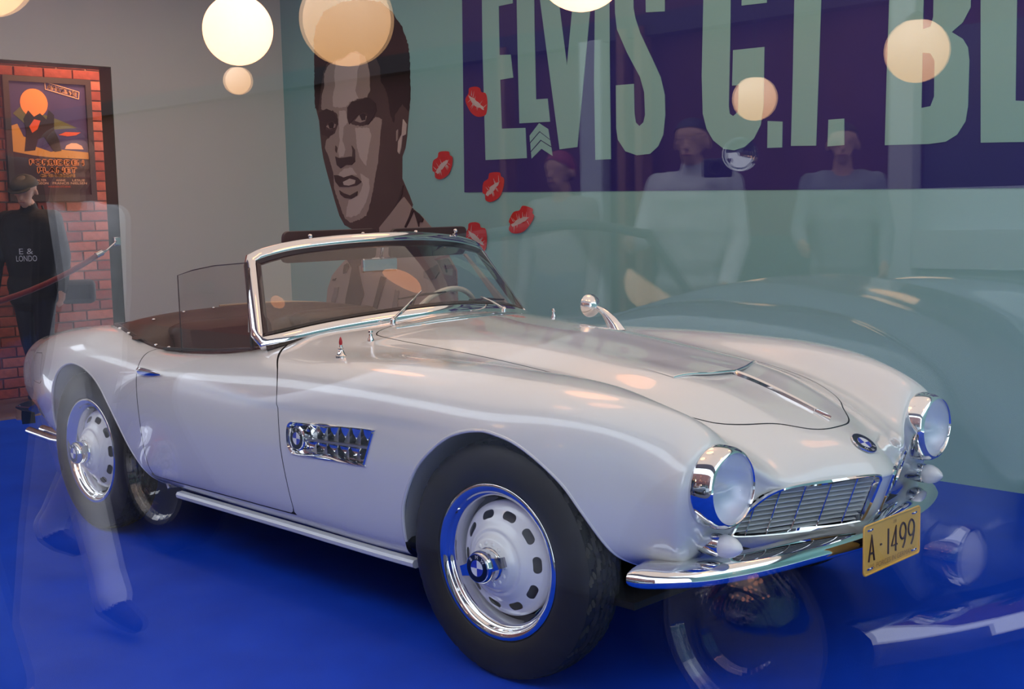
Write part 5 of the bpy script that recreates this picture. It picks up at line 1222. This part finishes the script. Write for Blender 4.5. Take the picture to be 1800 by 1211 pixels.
for x in (.3, 3.5): bbox_('transom', (x, -8.58, 1.02), (3.2, .10, .24), M['paleframe'])
for x in (.3, 3.5): bbox_('window_pane', (x, -8.64, 1.78), (3.1, .03, 1.2), M['shopdark'])
for x in (-3.62, -3.45, -4.9): bbox_('post', (x, -8.56, 1.35), (.07, .12, 2.6), M['timber'])
bbox_('pillar', (-3.95, -8.58, 1.35), (.22, .10, 2.5), M['paleframe'])
mb = MB(); mb.box((-21.5, -5.2, 3.5), (.3, 6.4, 7)); tag(mb.build('building', M['maroon'], smooth=False), 'dark block added across the street end to darken its reflection', 'building')  # added end block, keeps bright sky out of the mirrored street
# parked car mirrored beside the roadster
sc = thing('street_car', 'light blue vintage open car at the kerb, mirrored in the window', 'car', (.82, -4.42, 0))
M['bluepaint'] = mat('pale_blue_paint', (.27, .33, .41), .16, coat=1)
sV, sF = BV.copy(), BFL; sV[:, 0] = np.where(sV[:, 0] > 0, sV[:, 0]*.66, sV[:, 0]*1.117)
_k = np.clip((sV[:, 0]+1.2)/1.0, 0, 1); sV[:, 2] = .02+np.where(sV[:, 2] > .4, .4+(sV[:, 2]-.4)*(1+.45*_k*_k*(3-2*_k)), sV[:, 2])
_q = np.clip((-1.3-sV[:, 0])/.8, 0, 1); sV[:, 2] = np.where(sV[:, 2] > .45, .45+(sV[:, 2]-.45)*(1-.38*_q), sV[:, 2])
SA = [(.37*math.cos(a), .36+.37*math.sin(a)) for a in np.linspace(math.pi, 0, 13)]; SA = [(-.37, .15)]+SA+[(.37, .15)]; SB = [(-2.77+(x+2.48), z) for x, z in ARCH_R]
sx = sV[:, [0, 2]]; sd = np.where((np.abs(sV[:, 1]) > .5) & (sV[:, 2] < .78), -np.maximum(sdf(sx, smooth_poly(SA, 3)), sdf(sx, smooth_poly(SB, 3))), 1.0)
panel('body', [sd, dC], parent=sc, m=M['bluepaint'], src=(sV, BN, sF))
for s in (1, -1):
    c = (.43, s*.60, .56); mb = MB(); mb.lathe([(-.04, .066), (.0, .072), (.02, .071), (.033, .064), (.033, .058)], c, (1, 0, 0), 40); h = mb.build('headlight', M['chrome'], sc)
    mb = MB(); mb.lathe([(.030, .060), (.046, .040), (.053, .014), (.054, .001)], c, (1, 0, 0), 32); mb.build('lens', M['ewhite'], h)
mb = MB(); vs = []
for y in np.linspace(-.90, .90, 33): x = .60-.22*(abs(y)/.9)**2.4; vs += [(x-.05, y, .465), (x-.01, y, .462), (x+.018, y, .445), (x+.028, y, .415), (x+.018, y, .385), (x-.03, y, .365)]
mb.add(vs, [(k*6+j, k*6+j+1, (k+1)*6+j+1, (k+1)*6+j) for k in range(32) for j in range(5)]); mb.build('bumper', M['chrome'], sc)
mb = MB(); mb.box((.50, 0, .60), (.04, .62, .18)); gm = mb.build('grille', M['dark'], sc, bevel=.02)
for z in (.54, .57, .60, .63, .66): mb = MB(); mb.tube([(.522, -.29, z), (.526, 0, z), (.522, .29, z)], .006, n=8); mb.build('grille_bar', M['chrome'], gm)
fm = MB(); P = [Vector((-1.28, s_*y, z)) for s_, y, z in ((-1, .66, .88), (-1, .55, 1.24), (1, .55, 1.24), (1, .66, .88))]
P = [q+Vector((.14, 0, .0)) for q in (P[0], P[1]-Vector((.20, 0, .02)), Vector((-1.40, 0, 1.27)), P[2]-Vector((.20, 0, .02)), P[3])]
fm.tube([tuple(q) for q in smooth_poly([tuple(P[0]), tuple(P[0].lerp(P[1], .9)), tuple(P[1].lerp(P[2], .12)), tuple(P[2]), tuple(P[3].lerp(P[2], .12)), tuple(P[4].lerp(P[3], .9)), tuple(P[4])], 6, closed=False)], .018, n=10); fm.build('windscreen_frame', mat('dark_grey_frame', (.10, .10, .11), .4), sc)
gmb = MB(); gmb.add([P[0], Vector((-.98, 0, .95)), P[4], P[3], P[2], P[1]], [(0, 1, 4, 5), (1, 2, 3, 4)]); gmb.build('windscreen_glass', M['autoglass'], sc, smooth=False)
def street_wheel():
    w = bpy.data.objects.new('wheel', None); COL.objects.link(w)
    mb = MB(); mb.lathe([(-.07, .20), (-.085, .26), (-.075, .315), (-.05, .338), (.05, .338), (.075, .315), (.085, .26), (.07, .20)], (0, 0, 0), (0, -1, 0), 64); mb.build('tyre', M['rubber'], w)
    mb = MB(); mb.lathe([(.062, .225), (.078, .222), (.076, .205), (.060, .19), (.064, .15), (.085, .12), (.092, .10), (.086, .09), (.105, .05), (.108, .001)], (0, 0, 0), (0, -1, 0), 64); mb.build('hubcap', M['chrome'], w)
    return w
sw_ = street_wheel(); sw_.parent = sc; sw_.location = (0, -.71, .338)
for x, y, rz in ((-2.77, -.71, 0), (0, .71, math.pi), (-2.77, .71, math.pi)): q = dup(sw_, sc); q.location = (x, y, .338); q.rotation_euler = (0, 0, rz)
mb = MB(); mb.box((-1.6, 0, .40), (3.4, 1.3, .3)); mb.build('floor_pan', M['dark'], sc)
for y in (-.3, .3): mb = MB(); mb.box((-2.2, y, .70), (.16, .48, .5)); mb.build('seat', M['leather'], sc, bevel=.04)
# passers-by
white = clothm('white_shirt', (.52, .52, .55)); cream = clothm('cream_trousers', (.62, .60, .60)); denim = clothm('blue_denim', (.03, .05, .14)); greyc = clothm('grey_shirt', (.22, .23, .26)); dk = clothm('dark_top', (.03, .03, .04)); pink = clothm('pale_blouse', (.26, .22, .23))
figure('person in white shirt and pale trousers striding past the window', (-1.50, -3.14, .01), None, H=1.60, heading=math.radians(-4), top=white, legs=cream, shoe=shoe_m, step=.42, arms=((.15, .25), (-.35, .2)))
figure('person in blue jeans close to the window, mirrored bottom left', (-.78, -2.52, .01), None, H=1.74, heading=math.radians(170), top=dk, legs=denim, shoe=shoe_m, step=.22, trouser=.80)
figure('person in open white shirt standing beyond the parked car', (-1.30, -6.30, 0), None, H=1.74, heading=math.radians(70), top=white, legs=greyc, shoe=shoe_m, arms=((.35, 1.2), (.2, .5)), jacket=1, hair=(.02, .015, .02))
figure('person with a red headband beyond the parked car', (-2.15, -6.25, 0), None, H=1.62, heading=math.radians(80), top=pink, legs=denim, shoe=shoe_m, hair=(.25, .03, .05), hairlong=True)
figure('person in grey shirt near the pale shopfront pillar', (-1.25, -7.65, 0), None, H=1.76, heading=math.radians(60), top=greyc, legs=greyc, shoe=shoe_m, arms=((.3, 1.0), (.2, .6)))
cm = thing('hand_camera', 'camera with a shiny round reflector held up by the person in the open white shirt', 'camera', (-1.06, -6.17, 1.50))
cm.rotation_euler = (0, 0, math.radians(60))
mb = MB(); mb.box((0, 0, 0), (.08, .14, .09)); mb.build('body', M['seal'], cm, bevel=.01)
mb = MB(); mb.lathe([(.04, .03), (.09, .034), (.10, .03)], (0, 0, 0), (1, 0, 0), 20); mb.build('lens_barrel', M['seal'], cm)
mb = MB(); mb.lathe([(.02, .01), (.03, .05), (.05, .075), (.06, .08), (.058, .074)], (0, -.11, .06), (1, 0, 0), 28); mb.build('reflector', M['chrome'], cm)
